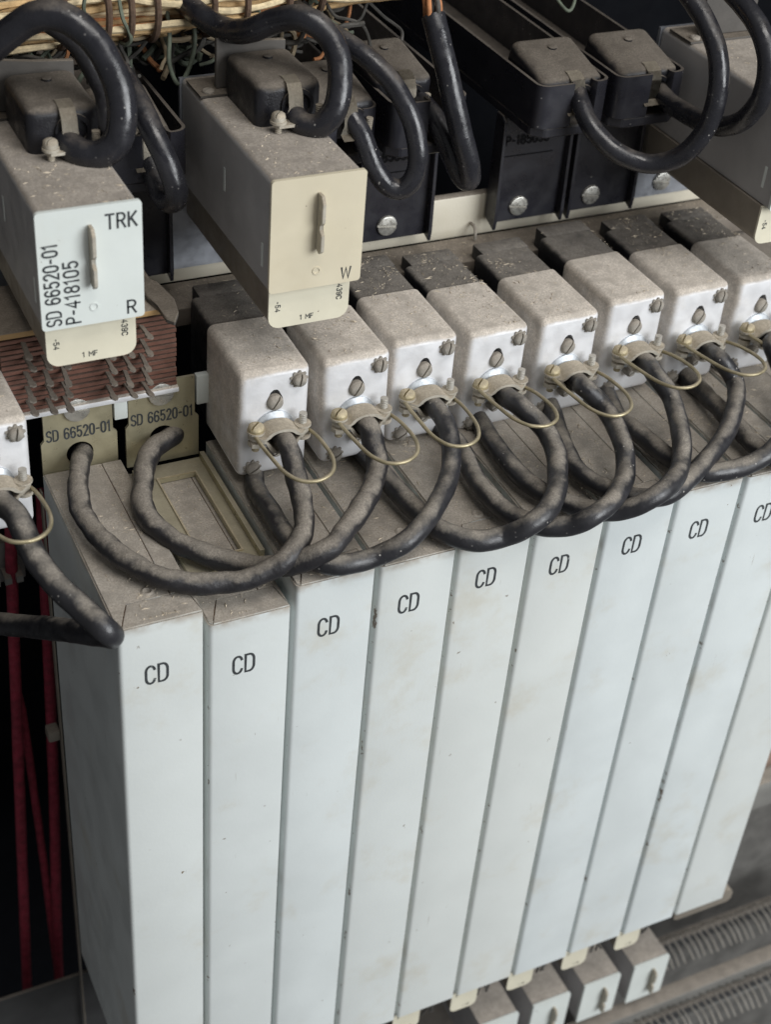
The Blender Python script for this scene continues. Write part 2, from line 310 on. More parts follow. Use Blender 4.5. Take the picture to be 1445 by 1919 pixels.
def thing(name, label, cat, loc=(0, 0, 0), rot=(0, 0, 0), group=None):
    o = bpy.data.objects.new(name, None)
    o.empty_display_size = 0.01
    COL.objects.link(o)
    o.location = loc
    o.rotation_euler = rot
    return tag(o, label, cat, group)

def tag(o, label, cat, group=None):
    o['label'] = label
    o['category'] = cat
    if group: o['group'] = group
    return o

def structure(o):
    o['kind'] = 'structure'
    return o

def copy_tree(o, parent=None):
    c = o.copy()
    COL.objects.link(c)
    c.parent = parent
    for ch in list(o.children): copy_tree(ch, c)
    return c

def add_box(bm, x0, x1, y0, y1, z0, z1, bev=0.0, seg=2, pick=None):
    vs_ = [bm.verts.new((x, y, z)) for x in (x0, x1) for y in (y0, y1) for z in (z0, z1)]
    q = [(0, 1, 3, 2), (4, 6, 7, 5), (0, 4, 5, 1), (2, 3, 7, 6), (0, 2, 6, 4), (1, 5, 7, 3)]
    fs = [bm.faces.new([vs_[i] for i in f]) for f in q]
    if bev > 0:
        es = set(e for f in fs for e in f.edges)
        if pick: es = [e for e in es if pick(e.verts[0].co, e.verts[1].co)]
        bmesh.ops.bevel(bm, geom=list(es), offset=bev, segments=seg, profile=0.5, affect='EDGES')
    return vs_

def box(name, dims, mat, parent=None, bev=0.0, seg=2, pick=None, smooth=True, loc=None):
    bm = bmesh.new()
    add_box(bm, *dims, bev=bev, seg=seg, pick=pick)
    return finish(name, bm, mat, parent, smooth and bev > 0, loc)

def add_cyl(bm, p0, p1, r0, r1=None, n=16, cap=True):
    p0, p1 = Vector(p0), Vector(p1)
    if r1 is None: r1 = r0
    d = (p1 - p0).normalized()
    a = d.orthogonal().normalized()
    b = d.cross(a)
    rings = []
    for p, r in ((p0, r0), (p1, r1)):
        rings.append([bm.verts.new(p + (a * math.cos(t) + b * math.sin(t)) * r) for t in [2 * math.pi * i / n for i in range(n)]])
    for i in range(n):
        j = (i + 1) % n
        bm.faces.new((rings[0][i], rings[0][j], rings[1][j], rings[1][i]))
    if cap:
        bm.faces.new(rings[0][::-1]); bm.faces.new(rings[1])
    return rings

def add_lathe(bm, p0, axis, prof, n=20):
    """prof: list of (along, radius)"""
    p0 = Vector(p0); d = Vector(axis).normalized()
    a = d.orthogonal().normalized(); b = d.cross(a)
    prev = None
    for s, r in prof:
        ring = [bm.verts.new(p0 + d * s + (a * math.cos(t) + b * math.sin(t)) * max(r, 1e-6)) for t in [2 * math.pi * i / n for i in range(n)]]
        if prev:
            for i in range(n):
                j = (i + 1) % n
                bm.faces.new((prev[i], prev[j], ring[j], ring[i]))
        else:
            bm.faces.new(ring[::-1])
        prev = ring
    bm.faces.new(prev)

def spline(P, per=8):
    P = [Vector(p) for p in P]
    Q = [P[0] * 2 - P[1]] + P + [P[-1] * 2 - P[-2]]
    out = []
    for i in range(1, len(Q) - 2):
        p0, p1, p2, p3 = Q[i - 1], Q[i], Q[i + 1], Q[i + 2]
        t0 = 0.0
        t1 = t0 + max((p1 - p0).length, 1e-6) ** 0.5
        t2 = t1 + max((p2 - p1).length, 1e-6) ** 0.5
        t3 = t2 + max((p3 - p2).length, 1e-6) ** 0.5
        for k in range(per):
            t = t1 + (t2 - t1) * k / per
            A1 = p0 * ((t1 - t) / (t1 - t0)) + p1 * ((t - t0) / (t1 - t0))
            A2 = p1 * ((t2 - t) / (t2 - t1)) + p2 * ((t - t1) / (t2 - t1))
            A3 = p2 * ((t3 - t) / (t3 - t2)) + p3 * ((t - t2) / (t3 - t2))
            B1 = A1 * ((t2 - t) / (t2 - t0)) + A2 * ((t - t0) / (t2 - t0))
            B2 = A2 * ((t3 - t) / (t3 - t1)) + A3 * ((t - t1) / (t3 - t1))
            out.append(B1 * ((t2 - t) / (t2 - t1)) + B2 * ((t - t1) / (t2 - t1)))
    out.append(P[-1])
    return out

def relax(P, n):
    P = [p.copy() for p in P]
    for _ in range(n):
        P = [P[0]] + [(P[i - 1] + P[i] * 2 + P[i + 1]) / 4 for i in range(1, len(P) - 1)] + [P[-1]]
    return P

def add_tube(bm, P, r, n=14, wob=0.0, seed=0, round_ends=True):
    rnd = random.Random(seed)
    ph = [rnd.uniform(0, 6.28) for _ in range(6)]
    d = (P[1] - P[0]).normalized()
    a = d.orthogonal().normalized()
    prev = None
    s = 0.0
    for i, p in enumerate(P):
        if i: s += (P[i] - P[i - 1]).length
        t = (P[min(i + 1, len(P) - 1)] - P[max(i - 1, 0)]).normalized()
        a = (a - t * a.dot(t)).normalized()
        b = t.cross(a)
        ring = []
        for k in range(n):
            th = 2 * math.pi * k / n
            rr = r
            if wob:
                rr = r * (1 + wob * (0.6 * math.sin(s * 150 + ph[0]) + 0.5 * math.sin(s * 330 + ph[1] + th) + 0.35 * math.sin(s * 620 + ph[2] + 2 * th)))
            ring.append(bm.verts.new(p + (a * math.cos(th) + b * math.sin(th)) * rr))
        if prev:
            for k in range(n):
                j = (k + 1) % n
                bm.faces.new((prev[k], prev[j], ring[j], ring[k]))
        else:
            bm.faces.new(ring[::-1])
        prev = ring
    bm.faces.new(prev)

def tube(name, pts, r, mat, parent=None, n=14, per=8, wob=0.0, seed=0, rel=0):
    bm = bmesh.new()
    P = spline(pts, per)
    if rel: P = relax(P, rel)
    add_tube(bm, P, r, n, wob, seed)
    return finish(name, bm, mat, parent, True, angle=60)

def add_prism(bm, poly, axis, lo, hi):
    """poly of 2D points; axis is the extrusion axis index; remaining axes in xyz order"""
    oth = [i for i in range(3) if i != axis]
    rings = []
    for h in (lo, hi):
        ring = []
        for q in poly:
            c = [0, 0, 0]
            c[axis] = h; c[oth[0]] = q[0]; c[oth[1]] = q[1]
            ring.append(bm.verts.new(c))
        rings.append(ring)
    n = len(poly)
    for i in range(n):
        j = (i + 1) % n
        bm.faces.new((rings[0][i], rings[0][j], rings[1][j], rings[1][i]))
    bm.faces.new(rings[0][::-1]); bm.faces.new(rings[1])

def prism(name, poly, axis, lo, hi, mat, parent=None, bev=0.0, smooth=False):
    bm = bmesh.new()
    add_prism(bm, poly, axis, lo, hi)
    if bev > 0:
        bmesh.ops.bevel(bm, geom=bm.edges[:], offset=bev, segments=1, affect='EDGES')
    return finish(name, bm, mat, parent, smooth)

def rrect(w, h, r, n=5, cx=0, cz=0):
    out = []
    for sx, sz, a0 in ((1, -1, -90), (1, 1, 0), (-1, 1, 90), (-1, -1, 180)):
        for i in range(n + 1):
            t = R(a0 + 90 * i / n)
            out.append((cx + sx * (w / 2 - r) + r * math.cos(t), cz + sz * (h / 2 - r) + r * math.sin(t)))
    return out

def circle(r, n=20, cx=0, cz=0):
    return [(cx + r * math.cos(2 * math.pi * i / n), cz + r * math.sin(2 * math.pi * i / n)) for i in range(n)]

def _arc(cx, cy, rx, ry, a0, a1, n=12):
    return [(cx + rx * math.cos(R(a0 + (a1 - a0) * k / n)), cy + ry * math.sin(R(a0 + (a1 - a0) * k / n))) for k in range(n + 1)]
GLYPHS = {
    'C': (0.60, [_arc(.30, .70, .30, .30, 15, 180) + _arc(.30, .30, .30, .30, 180, 345)]),
    'D': (0.60, [[(0, 0), (0, 1), (.27, 1)] + _arc(.27, .68, .33, .32, 80, 0) + _arc(.27, .32, .33, .32, 0, -80) + [(.27, 0), (-.04, 0)]]),
    'S': (0.58, [_arc(.29, .745, .27, .255, 20, 270) + _arc(.29, .245, .29, .245, 80, -160)]),
    '6': (0.56, [_arc(.28, .70, .27, .30, 25, 180) + [(.01, .30)], _arc(.28, .29, .27, .29, 0, 360, 18)]),
    '9': (0.56, [_arc(.28, .30, .27, .30, 205, 360) + [(.55, .70)], _arc(.28, .71, .27, .29, 0, 360, 18)]),
    '5': (0.56, [[(.52, 1), (.08, 1), (.05, .54)] + _arc(.28, .32, .27, .31, 125, -155)]),
    '3': (0.56, [_arc(.28, .76, .25, .24, 160, -80), _arc(.28, .27, .27, .27, 80, -160)]),
    '2': (0.56, [_arc(.28, .72, .26, .28, 165, -35) + [(.03, .0), (.56, .0)]]),
    '0': (0.56, [_arc(.28, .70, .27, .30, 0, 180) + _arc(.28, .30, .27, .30, 180, 360) + [(.55, .72)]]),
    '1': (0.34, [[(.02, .80), (.22, 1.0), (.22, 0)]]),
    '4': (0.58, [[(.42, 0), (.42, 1), (.0, .30), (.58, .30)]]),
    '8': (0.56, [_arc(.28, .76, .23, .24, 0, 360, 18), _arc(.28, .27, .27, .27, 0, 360, 18)]),
    '-': (0.40, [[(.05, .46), (.35, .46)]]),
    'P': (0.54, [[(0, 0), (0, 1), (.27, 1)] + _arc(.27, .745, .26, .255, 80, -80) + [(.27, .49), (0, .49)]]),
    'R': (0.56, [[(0, 0), (0, 1), (.27, 1)] + _arc(.27, .745, .26, .255, 80, -80) + [(.27, .49), (0, .49)], [(.27, .49), (.55, 0)]]),
    'T': (0.60, [[(0, 1), (.60, 1)], [(.30, 1), (.30, 0)]]),
    'K': (0.58, [[(0, 0), (0, 1)], [(.54, 1), (0, .40)], [(.17, .58), (.57, 0)]]),
    'W': (0.90, [[(0, 1), (.20, 0), (.45, .95), (.70, 0), (.90, 1)]]),
    'M': (0.72, [[(0, 0), (0, 1), (.36, .38), (.72, 1), (.72, 0)]]),
    'F': (0.50, [[(0, 0), (0, 1), (.50, 1)], [(0, .52), (.42, .52)]]),
    ' ': (0.32, [])}

def text(name, body, w, h, mat, parent, center, roll=0.0, bold=0.15, depth=0.00012):
    """uniform-stroke stencil lettering in the xz plane facing -y, fitted to w x h (before roll), centred"""
    sp = 0.26
    total = sum(GLYPHS[c][0] for c in body) + sp * (len(body) - 1)
    kx, kz = (w - bold * h) / total, h * (1 - bold)
    hw = bold * h / 2
    cr, sr = math.cos(R(roll)), math.sin(R(roll))
    bm = bmesh.new()
    x = 0.0
    lev = 0
    for c in body:
        gw, strokes = GLYPHS[c]
        for st in strokes:
            lev += 1
            P = [Vector(((x + p[0]) * kx - (w - bold * h) / 2, p[1] * kz - kz / 2)) for p in st]
            Q = [P[0]]
            for p in P[1:]:
                if (p - Q[-1]).length > h * 0.01: Q.append(p)
            P = Q
            d0 = (P[1] - P[0]).normalized(); d1 = (P[-1] - P[-2]).normalized()
            closed = (P[0] - P[-1]).length < h * 0.05 and len(P) > 8
            rows = []
            for i, p in enumerate(P):
                a = (P[i] - P[i - 1]).normalized() if i else d0
                b = (P[i + 1] - P[i]).normalized() if i < len(P) - 1 else d1
                if closed and i in (0, len(P) - 1): a = b = (d0 + d1).normalized()
                t = a + b
                t = t.normalized() if t.length > 1e-6 else a
                nrm = Vector((-t.y, t.x))
                m_ = min(1.8, 1 / max(0.35, abs(t.dot(b))))
                row = []
                for s in (-1, 1):
                    q = p + nrm * (s * hw * m_)
                    if i == 0 and not closed: q -= d0 * hw * 0.7
                    if i == len(P) - 1 and not closed: q += d1 * hw * 0.7
                    row.append(bm.verts.new((q.x * cr - q.y * sr, -depth - lev * 0.000012, q.x * sr + q.y * cr)))
                rows.append(row)
            for A, B_ in zip(rows, rows[1:]):
                bm.faces.new((A[0], A[1], B_[1], B_[0]))
        x += gw + sp
    return finish(name, bm, mat, parent, False, center)

def slot_screw(name, mat, parent, p, axis, r=0.0036, h=0.0022, slot=0.0008, roll=0.5, flat=False):
    """pan head with a real cut slot: two half domes"""
    bm = bmesh.new()
    d = Vector(axis).normalized()
    a = Vector((1, 0, 0)); a = (a - d * a.dot(d)).normalized(); b = d.cross(a)
    u = a * math.cos(roll) + b * math.sin(roll)      # along slot
    v = d.cross(u)
    p = Vector(p)
    add_cyl(bm, p - d * 0.001, p + d * h * 0.41, r, r, 20)
    ka, kb, kh = (0.97, 0.86, 0.88) if flat else (0.93, 0.6, 0.75)
    for s in (-1, 1):
        n = 9
        tops, bots = [], []
        pts = []
        for i in range(n + 1):
            t = math.pi * i / n
            pts.append((math.cos(t), math.sin(t)))
        base = [bm.verts.new(p + u * (c * r) + v * s * max(slot / 2, q * r) + d * h * 0.4) for c, q in pts]
        mid = [bm.verts.new(p + u * (c * r * ka) + v * s * max(slot / 2, q * r * ka) + d * h * kh) for c, q in pts]
        top = [bm.verts.new(p + u * (c * r * kb) + v * s * max(slot / 2, q * r * kb) + d * h) for c, q in pts]
        for A, B in ((base, mid), (mid, top)):
            for i in range(n):
                bm.faces.new((A[i], A[i + 1], B[i + 1], B[i]))
        bm.faces.new(top)
        bm.faces.new((base[0], mid[0], top[0], top[-1], mid[-1], base[-1]))
    return finish(name, bm, mat, parent, True, angle=50)

def thread(bm, p0, p1, r, pitch=0.0009, n=10):
    p0, p1 = Vector(p0), Vector(p1)
    Lh = (p1 - p0).length
    k = max(2, int(Lh / pitch))
    prof = [(0, r)]
    for i in range(k):
        s = Lh * i / k
        prof += [(s + Lh / k * 0.25, r * 1.0), (s + Lh / k * 0.6, r * 0.76), (s + Lh / k * 0.95, r * 1.0)]
    prof += [(Lh, r * 0.75)]
    add_lathe(bm, p0, p1 - p0, prof, n)
# ------------------------------------------------------------------ the setting: rack shell, and a dark backdrop behind everything
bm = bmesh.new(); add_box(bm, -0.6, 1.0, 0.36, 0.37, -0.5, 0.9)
structure(finish('dark_backdrop', bm, 'void_black'))  # added backdrop: the unlit depth of the rack is put into its near-black colour
bm = bmesh.new(); add_box(bm, -0.6, 0.03, 0.121, 0.124, -0.4, -0.03, bev=0.001)
structure(finish('lower_panel', bm, 'dark_steel', smooth=True))
bm = bmesh.new(); add_box(bm, 0.415, 1.0, 0.10, 0.355, -0.5, 0.40)
structure(finish('side_panel', bm, 'grey_base'))
bm = bmesh.new(); add_box(bm, -0.6, 1.0, 0.13, 0.35, -0.41, -0.40)
structure(finish('bottom_shelf', bm, 'dark_steel'))

# mounting rail with its dusty ledge
rail = thing('mounting_rail', 'long cream painted steel rail with dusty ledge running behind the connector hoods', 'rail', (0, 0, 0))
box('rail_face', (-0.3, 0.75, 0.186, 0.192, 0.4118, 0.436), 'rail_paint', rail, bev=0.0012)
box('ledge', (-0.3, 0.75, 0.1600, 0.1858, 0.402, 0.4120), 'ledge_dust', rail, bev=0.001)
bm = bmesh.new()
add_tube(bm, spline([(0.258, 0.186, 0.4195), (0.258, 0.1815, 0.4195), (0.2575, 0.179, 0.418), (0.2575, 0.1785, 0.4135)], 4), 0.0009, 8)
finish('wire_hook', bm, 'screw_dust', rail, True)

# ------------------------------------------------------------------ circuit packs (the tall CD boxes)
H = 0.364
def make_pack():
    t = thing('circuit_pack', '', 'circuit pack')
    bm = bmesh.new()
    add_box(bm, 0.0020, 0.0394, 0, 0.115, 0, H - 0.0008)
    def edges(f): return [e for e in bm.edges if f(e.verts[0].co) and f(e.verts[1].co)]
    bmesh.ops.bevel(bm, geom=edges(lambda c: c.x < 0.003 and c.y < 0.001), offset=0.0021, segments=4, profile=0.5, affect='EDGES')
    bmesh.ops.bevel(bm, geom=edges(lambda c: c.x > 0.039 and c.y < 0.001), offset=0.0006, segments=2, profile=0.5, affect='EDGES')
    finish('casing', bm, 'pack_paint', t, True)
    box('seam_liner', (0.004, 0.0385, 0.003, 0.114, H - 0.0012, H - 0.00055), 'seam_rust', t)
    z0, z1 = H - 0.0007, H
    for nm, poly in (('front_flap', [(0.0040, 0.0003), (0.0390, 0.0003), (0.0368, 0.0145), (0.0105, 0.0145)]),
                     ('top_flap', [(0.0026, 0.0019), (0.0036, 0.0007), (0.0101, 0.0149), (0.0296, 0.0149), (0.0296, 0.1145), (0.0026, 0.1145)]),
                     ('side_flap', [(0.0300, 0.0149), (0.0371, 0.0149), (0.0391, 0.0012), (0.0391, 0.1145), (0.0300, 0.1145)])):
        prism(nm, poly, 2, z0, z1, 'pack_paint', t, bev=0.0002)
    bm = bmesh.new()
    add_lathe(bm, (0.0212, 0.0195, H - 0.0002), (0, 0, 1), [(0, 0.0031), (0.0006, 0.0026), (0.0008, 0.0019), (0.0003, 0.0013), (0.0002, 0.0001)], 16)
    finish('rivet', bm, 'pack_paint', t, True)
    text('lettering', 'CD', 0.0108, 0.0113, 'ink', t, (0.0187, 0, 0.3345), bold=0.105)
    return t

PACK_LABELS = [
    'leftmost tall pale grey circuit box marked CD, dark side showing beside the black gap',
    'tall pale grey CD box with the brass window frame on its lower top',
    'tall pale grey CD box under the leftmost of the row of full connector hoods',
    'fourth tall pale grey CD box counting from the left end of the row',
    'fifth tall pale grey CD box counting from the left end of the row',
    'sixth tall pale grey CD box counting from the left end of the row',
    'seventh tall pale grey CD box from the left, with a vertical gleam near its foot',
    'eighth tall pale grey CD box, its rusty right edge next to the ninth box',
    'ninth tall pale grey CD box, its letters cut off at the right edge',
    'last tall pale grey box at the right end of the row, no letters in view']
PDZ = [0.0, -0.0095, 0.0006, 0.0003, 0.0, 0.0003, -0.0006, 0.0004, 0.0, 0.0]
TXZ = [0, 0.0018, 0.0013, 0.0034, 0.0068, 0.0028, 0.0048, 0.0025, 0.003, 0]
pack0 = make_pack()
packs = []
for i in range(10):
    t = pack0 if i == 0 else copy_tree(pack0)
    packs.append(t)
    t.location = (0.04 * i, random.uniform(-0.0004, 0.0004) if i > 2 else 0, PDZ[i])
    t.rotation_euler = (0, random.uniform(-0.0006, 0.0006), 0)
    tag(t, PACK_LABELS[i], 'circuit pack', 'row of tall CD circuit boxes')
    for ch in t.children:
        if ch.name.startswith('lettering'): ch.location.z += TXZ[i]; ch.location.x += random.uniform(-0.0004, 0.0006)

# small cream capacitors hanging under the packs
for i in range(4, 9):
    t = thing('small_capacitor', ['', '', '', '', 'small cream capacitor under the fifth tall CD box, nearly cut by the photo edge', 'small cream capacitor under the foot of the sixth tall CD box',
              'small cream capacitor under the foot of the seventh tall CD box', 'small cream capacitor under the foot of the eighth tall CD box',
              'rightmost small cream capacitor, under the ninth tall CD box'][i], 'capacitor', (0.04 * i + 0.0015, 0.004, 0), group='capacitors under the tall boxes')
    prism('can', rrect(0.0178, 0.02, 0.004, cx=0.0092, cz=-0.0125), 1, 0.0012, 0.09, 'tan_can', t, smooth=True)
    prism('end_cap', rrect(0.0182, 0.0205, 0.0042, cx=0.0092, cz=-0.0125), 1, 0, 0.0010, 'cream', t)
    text('lettering', '1 MF', 0.0050, 0.0016, 'ink', t, (0.011, 0, -0.0195))
    text('lettering', '-54', 0.0036, 0.0018, 'ink', t, (0.0035, 0, -0.0060), roll=-90)
    # twisted leads beside it
    bm = bmesh.new()
    for k in range(3):
        px = 0.0265 + 0.0022 * k
        add_tube(bm, spline([(px, 0.03, -0.008), (px + 0.001, 0.012, -0.006), (px + random.uniform(-.003, .003), 0.006, -0.014), (px + random.uniform(-.004, .004), 0.006, -0.024)], 5), 0.0007, 6)
    finish('lead_wires', bm, 'wire_grey', t, True)

# ------------------------------------------------------------------ lower row of plug-in units
def make_tab(parent, y, z, mat='dusty_metal', s=1.0):
    bm = bmesh.new()
    pr = [(0, -0.0125), (-0.0035, -0.0140), (-0.0058, -0.0120), (-0.0058, -0.0045), (-0.0036, -0.0028), (-0.0036, -0.0008), (-0.0058, 0.0012), (-0.0058, 0.0098), (-0.0040, 0.0128), (0, 0.0128)]
    add_prism(bm, [(q[0] * s, q[1] * s) for q in pr], 0, -0.0008 * s, 0.0008 * s)
    bmesh.ops.bevel(bm, geom=bm.edges[:], offset=0.0002, segments=1, affect='EDGES')
    o = finish('pull_tab', bm, mat, parent)
    o.location = (0, y, z)
    return o
LOW = ['lower grey plug-in unit at the bottom edge, left of three whole ones', 'lower grey plug-in unit with pull tab, left of the middle one under the tall boxes',
       'middle lower grey plug-in unit with pull tab under the eighth tall box', 'rightmost lower grey plug-in unit with pull tab beside the wire combs']
low0 = None
for k in range(4):
    x0 = 0.3532 - 0.0397 * (3 - k)
    if low0 is None:
        t = thing('plug_in_unit', '', 'relay unit')
        box('casing', (0, 0.0282, 0.0022, 0.10, -0.108, -0.0685), 'unit_paint', t, bev=0.0012)
        prism('face_plate', rrect(0.0288, 0.0402, 0.0012, cx=0.0141, cz=-0.0884), 1, 0, 0.002, 'plate_white', t)
        o = make_tab(t, 0, -0.088, s=0.9); o.location.x = 0.0165
        low0 = t
    else:
        t = copy_tree(low0)
    t.location = (x0, 0.012, 0)
    tag(t, LOW[k], 'relay unit', 'lower row of plug-in units')

# lower rail and wire combs
lr = thing('lower_rail', 'grey steel strip crossing the lower right corner between two rows of wire fingers', 'rail')
box('strip', (0.30, 0.75, 0.0085, 0.0200, -0.1245, -0.1200), 'grey_steel', lr, bev=0.001)
box('strip_web', (0.30, 0.75, 0.0120, 0.0150, -0.16, -0.1247), 'grey_steel', lr)
def comb(name, label, x0, x1, y, z, L, tilt):
    t = thing(name, label, 'wire comb', (0, y, z), group='wire combs')
    box('base_strip', (x0 - 0.01, x1 + 0.01, 0.004, 0.012, -0.018, -0.008), 'dark_steel', t, bev=0.001)
    bm = bmesh.new()
    add_tube(bm, spline([(0, 0.008, -0.008), (0, 0.004, -0.001), (0, -L * 0.5, 0.0005), (0, -L, -0.0035)], 3), 0.00062, 6)
    me = None
    n = int((x1 - x0) / 0.0056)
    for i in range(n):
        if me is None:
            o = finish('finger', bm, 'comb_wire', t, True); me = o.data
        else:
            o = bpy.data.objects.new('finger', me); COL.objects.link(o); o.parent = t
        o.location = (x0 + (i + random.uniform(-.12, .12)) * (x1 - x0) / n, random.uniform(-.0006, .0006), random.uniform(-.0006, .0006))
        o.rotation_euler = (0, 0, random.uniform(-.07, .07))
comb('wire_comb', 'row of wire fingers behind the grey strip, right of the last small unit', 0.385, 0.56, 0.052, -0.125, 0.018, 0)
comb('wire_comb', 'row of wire fingers in front of the grey strip at the lower right edge', 0.30, 0.52, 0.004, -0.131, 0.018, 0)
# perforated plate
bm = bmesh.new()
nx, ny, cs, hr = 16, 9, 0.0072, 0.0023
for i in range(nx):
    for j in range(ny):
        cx, cy = 0.335 + i * cs, -0.028 - j * cs
        N_ = 12
        sq, hl = [], []
        for k in range(N_):
            th = 2 * math.pi * k / N_ + math.pi / N_ * 0
            c, s_ = math.cos(th), math.sin(th)
            m_ = max(abs(c), abs(s_))
            sq.append(bm.verts.new((cx + c / m_ * cs / 2, cy + s_ / m_ * cs / 2, -0.135)))
            hl.append(bm.verts.new((cx + c * hr, cy + s_ * hr, -0.135)))
        for k in range(N_):
            j2 = (k + 1) % N_
            bm.faces.new((sq[k], sq[j2], hl[j2], hl[k]))
bmesh.ops.remove_doubles(bm, verts=bm.verts[:], dist=0.00005)
r_ = bmesh.ops.extrude_face_region(bm, geom=bm.faces[:])
bmesh.ops.translate(bm, verts=[v for v in r_['geom'] if isinstance(v, bmesh.types.BMVert)], vec=(0, 0, -0.0012))
tag(finish('perforated_plate', bm, 'rust_plate'), 'brown perforated plate in the bottom right corner of the photo', 'perforated plate')
# blurred bracket in the shadow right of the last box
br = thing('corner_bracket', 'worn grey steel bracket in shadow behind the foot of the last tall box', 'bracket')
box('foot', (0.418, 0.50, 0.035, 0.098, 0.028, 0.055), 'grey_steel', br, bev=0.004)
box('lip', (0.418, 0.50, 0.045, 0.098, 0.056, 0.066), 'rust_plate', br, bev=0.003)
lug = thing('base_flange', 'tan rounded flange poking out under the last tall box', 'flange')
prism('plate', rrect(0.046, 0.012, 0.004, cx=0.389, cz=-0.0075), 1, 0.004, 0.09, 'tan_can', lug, smooth=True)

# ------------------------------------------------------------------ left gap: red cords
for nm, P in (('red cloth cord hanging nearest the left edge of the photo', [(-0.006, 0.155, 0.32), (-0.0069, 0.16, 0.297), (-0.0127, 0.16, 0.185), (-0.0217, 0.16, 0.001), (-0.026, 0.16, -0.09)]),
              ('thin red cloth cord slanting between the two straight ones', [(-0.012, 0.165, 0.19), (-0.0096, 0.165, 0.167), (-0.0075, 0.165, 0.10), (-0.0059, 0.165, 0.035), (-0.004, 0.165, -0.08)]),
              ('red cloth cord hanging right beside the dark side of the leftmost box', [(0.0105, 0.16, 0.32), (0.0086, 0.16, 0.260), (0.0039, 0.16, 0.113), (-0.0025, 0.16, -0.0302), (-0.005, 0.16, -0.10)])):
    o = tag(tube('red_cord', P, 0.0032 if 'thin' not in nm else 0.0024, 'red_cloth', n=10, wob=0.03, seed=len(nm)), nm, 'cord', 'red cords in the dark gap')
    e = Vector(P[-1]); dd = (e - Vector(P[-2])).normalized()
    tube('frayed_tip', [tuple(e - dd * 0.001), tuple(e + dd * 0.012 + Vector((0.001, 0, 0))), tuple(e + dd * 0.030 + Vector((-0.002, 0, 0)))], 0.0024, 'cord_tip', o, n=8, wob=0.1, seed=3)
ts = thing('terminal_strip', 'dim pale terminal strip in the dark gap below the left hood', 'terminal strip')
box('strip_body', (-0.06, 0.0, 0.165, 0.172, 0.262, 0.288), 'grey_steel', ts, bev=0.001)
for k in range(9):
    box('terminal', (-0.055 + k * 0.006, -0.0515 + k * 0.006, 0.155, 0.1648, 0.268, 0.272), 'grey_steel', ts)
nub = thing('latch_nub', 'small tan latch nub on the rear edge of the leftmost box', 'latch')
box('nub', (-0.006, 0.0005, 0.116, 0.124, 0.186, 0.193), 'tan_can', nub, bev=0.001)
jb = thing('rear_upright', 'tan edged upright strip behind the dark side of the leftmost box', 'upright')
box('edge_strip', (0.0006, 0.0014, 0.1155, 0.119, -0.12, 0.353), 'tan_can', jb)

# ------------------------------------------------------------------ SD mounting plates above the first two boxes
def make_sd(x0, label, txt):
    t = thing('mounting_plate', label, 'mounting plate', (x0, 0.116, 0), group='plates above the first two boxes')
    bm = bmesh.new()
    zt = 0.4025
    hx, hz, hr_ = 0.0203, 0.3712, 0.0064
    # sheet with a round cable hole
    outer = [(0.0024, 0.357), (0.0384, 0.357), (0.0384, 0.3795), (0.0365, 0.3815), (0.0365, zt), (0.0040, zt), (0.0040, 0.3815), (0.0024, 0.3795)]
    N_ = 24
    for y in (0.0, 0.0014):
        pass
    def rayhit(th):
        c, s_ = math.cos(th), math.sin(th)
        best = 1e9
        n = len(outer)
        for i in range(n):
            ax, az = outer[i]; bx_, bz = outer[(i + 1) % n]
            dx, dz = bx_ - ax, bz - az
            den = c * dz - s_ * dx
            if abs(den) < 1e-12: continue
            tt = ((ax - hx) * dz - (az - hz) * dx) / den
            uu = ((ax - hx) * s_ - (az - hz) * c) / den
            if tt > 0 and -1e-6 <= uu <= 1 + 1e-6: best = min(best, tt)
        return best
    ang = sorted([2 * math.pi * k / N_ for k in range(N_)] + [math.atan2(q[1] - hz, q[0] - hx) % (2 * math.pi) for q in outer])
    O, I = [], []
    for th in ang:
        rr = rayhit(th)
        O.append(bm.verts.new((hx + rr * math.cos(th), 0, hz + rr * math.sin(th))))
        I.append(bm.verts.new((hx + hr_ * math.cos(th), 0, hz + hr_ * math.sin(th))))
    for k in range(len(ang)):
        j = (k + 1) % len(ang)
        bm.faces.new((O[k], O[j], I[j], I[k]))
    r2 = bmesh.ops.extrude_face_region(bm, geom=bm.faces[:])
    bmesh.ops.translate(bm, verts=[v for v in r2['geom'] if isinstance(v, bmesh.types.BMVert)], vec=(0, 0.0015, 0))
    finish('plate', bm, 'zinc_bracket', t)
    slot_screw('screw', 'nickel', t, (0.0197, 0, 0.3962), (0, -1, 0), r=0.0062, h=0.0018, slot=0.0015, roll=R(-6), flat=True)
    text('lettering', txt, 0.0308, 0.0066, 'ink', t, (0.0202, 0, 0.3836), bold=0.125)
    box('spacer', (0.0375, 0.0440, 0.0, 0.004, 0.3855, 0.4015), 'plate_white', t, bev=0.0006)
    return t
make_sd(0.0, 'olive metal plate lettered SD 66520-01 above the leftmost CD box', 'SD 66520-01')
make_sd(0.0402, 'olive metal plate lettered SD 66520 half hidden behind the leftmost full hood', 'SD 66520-01')

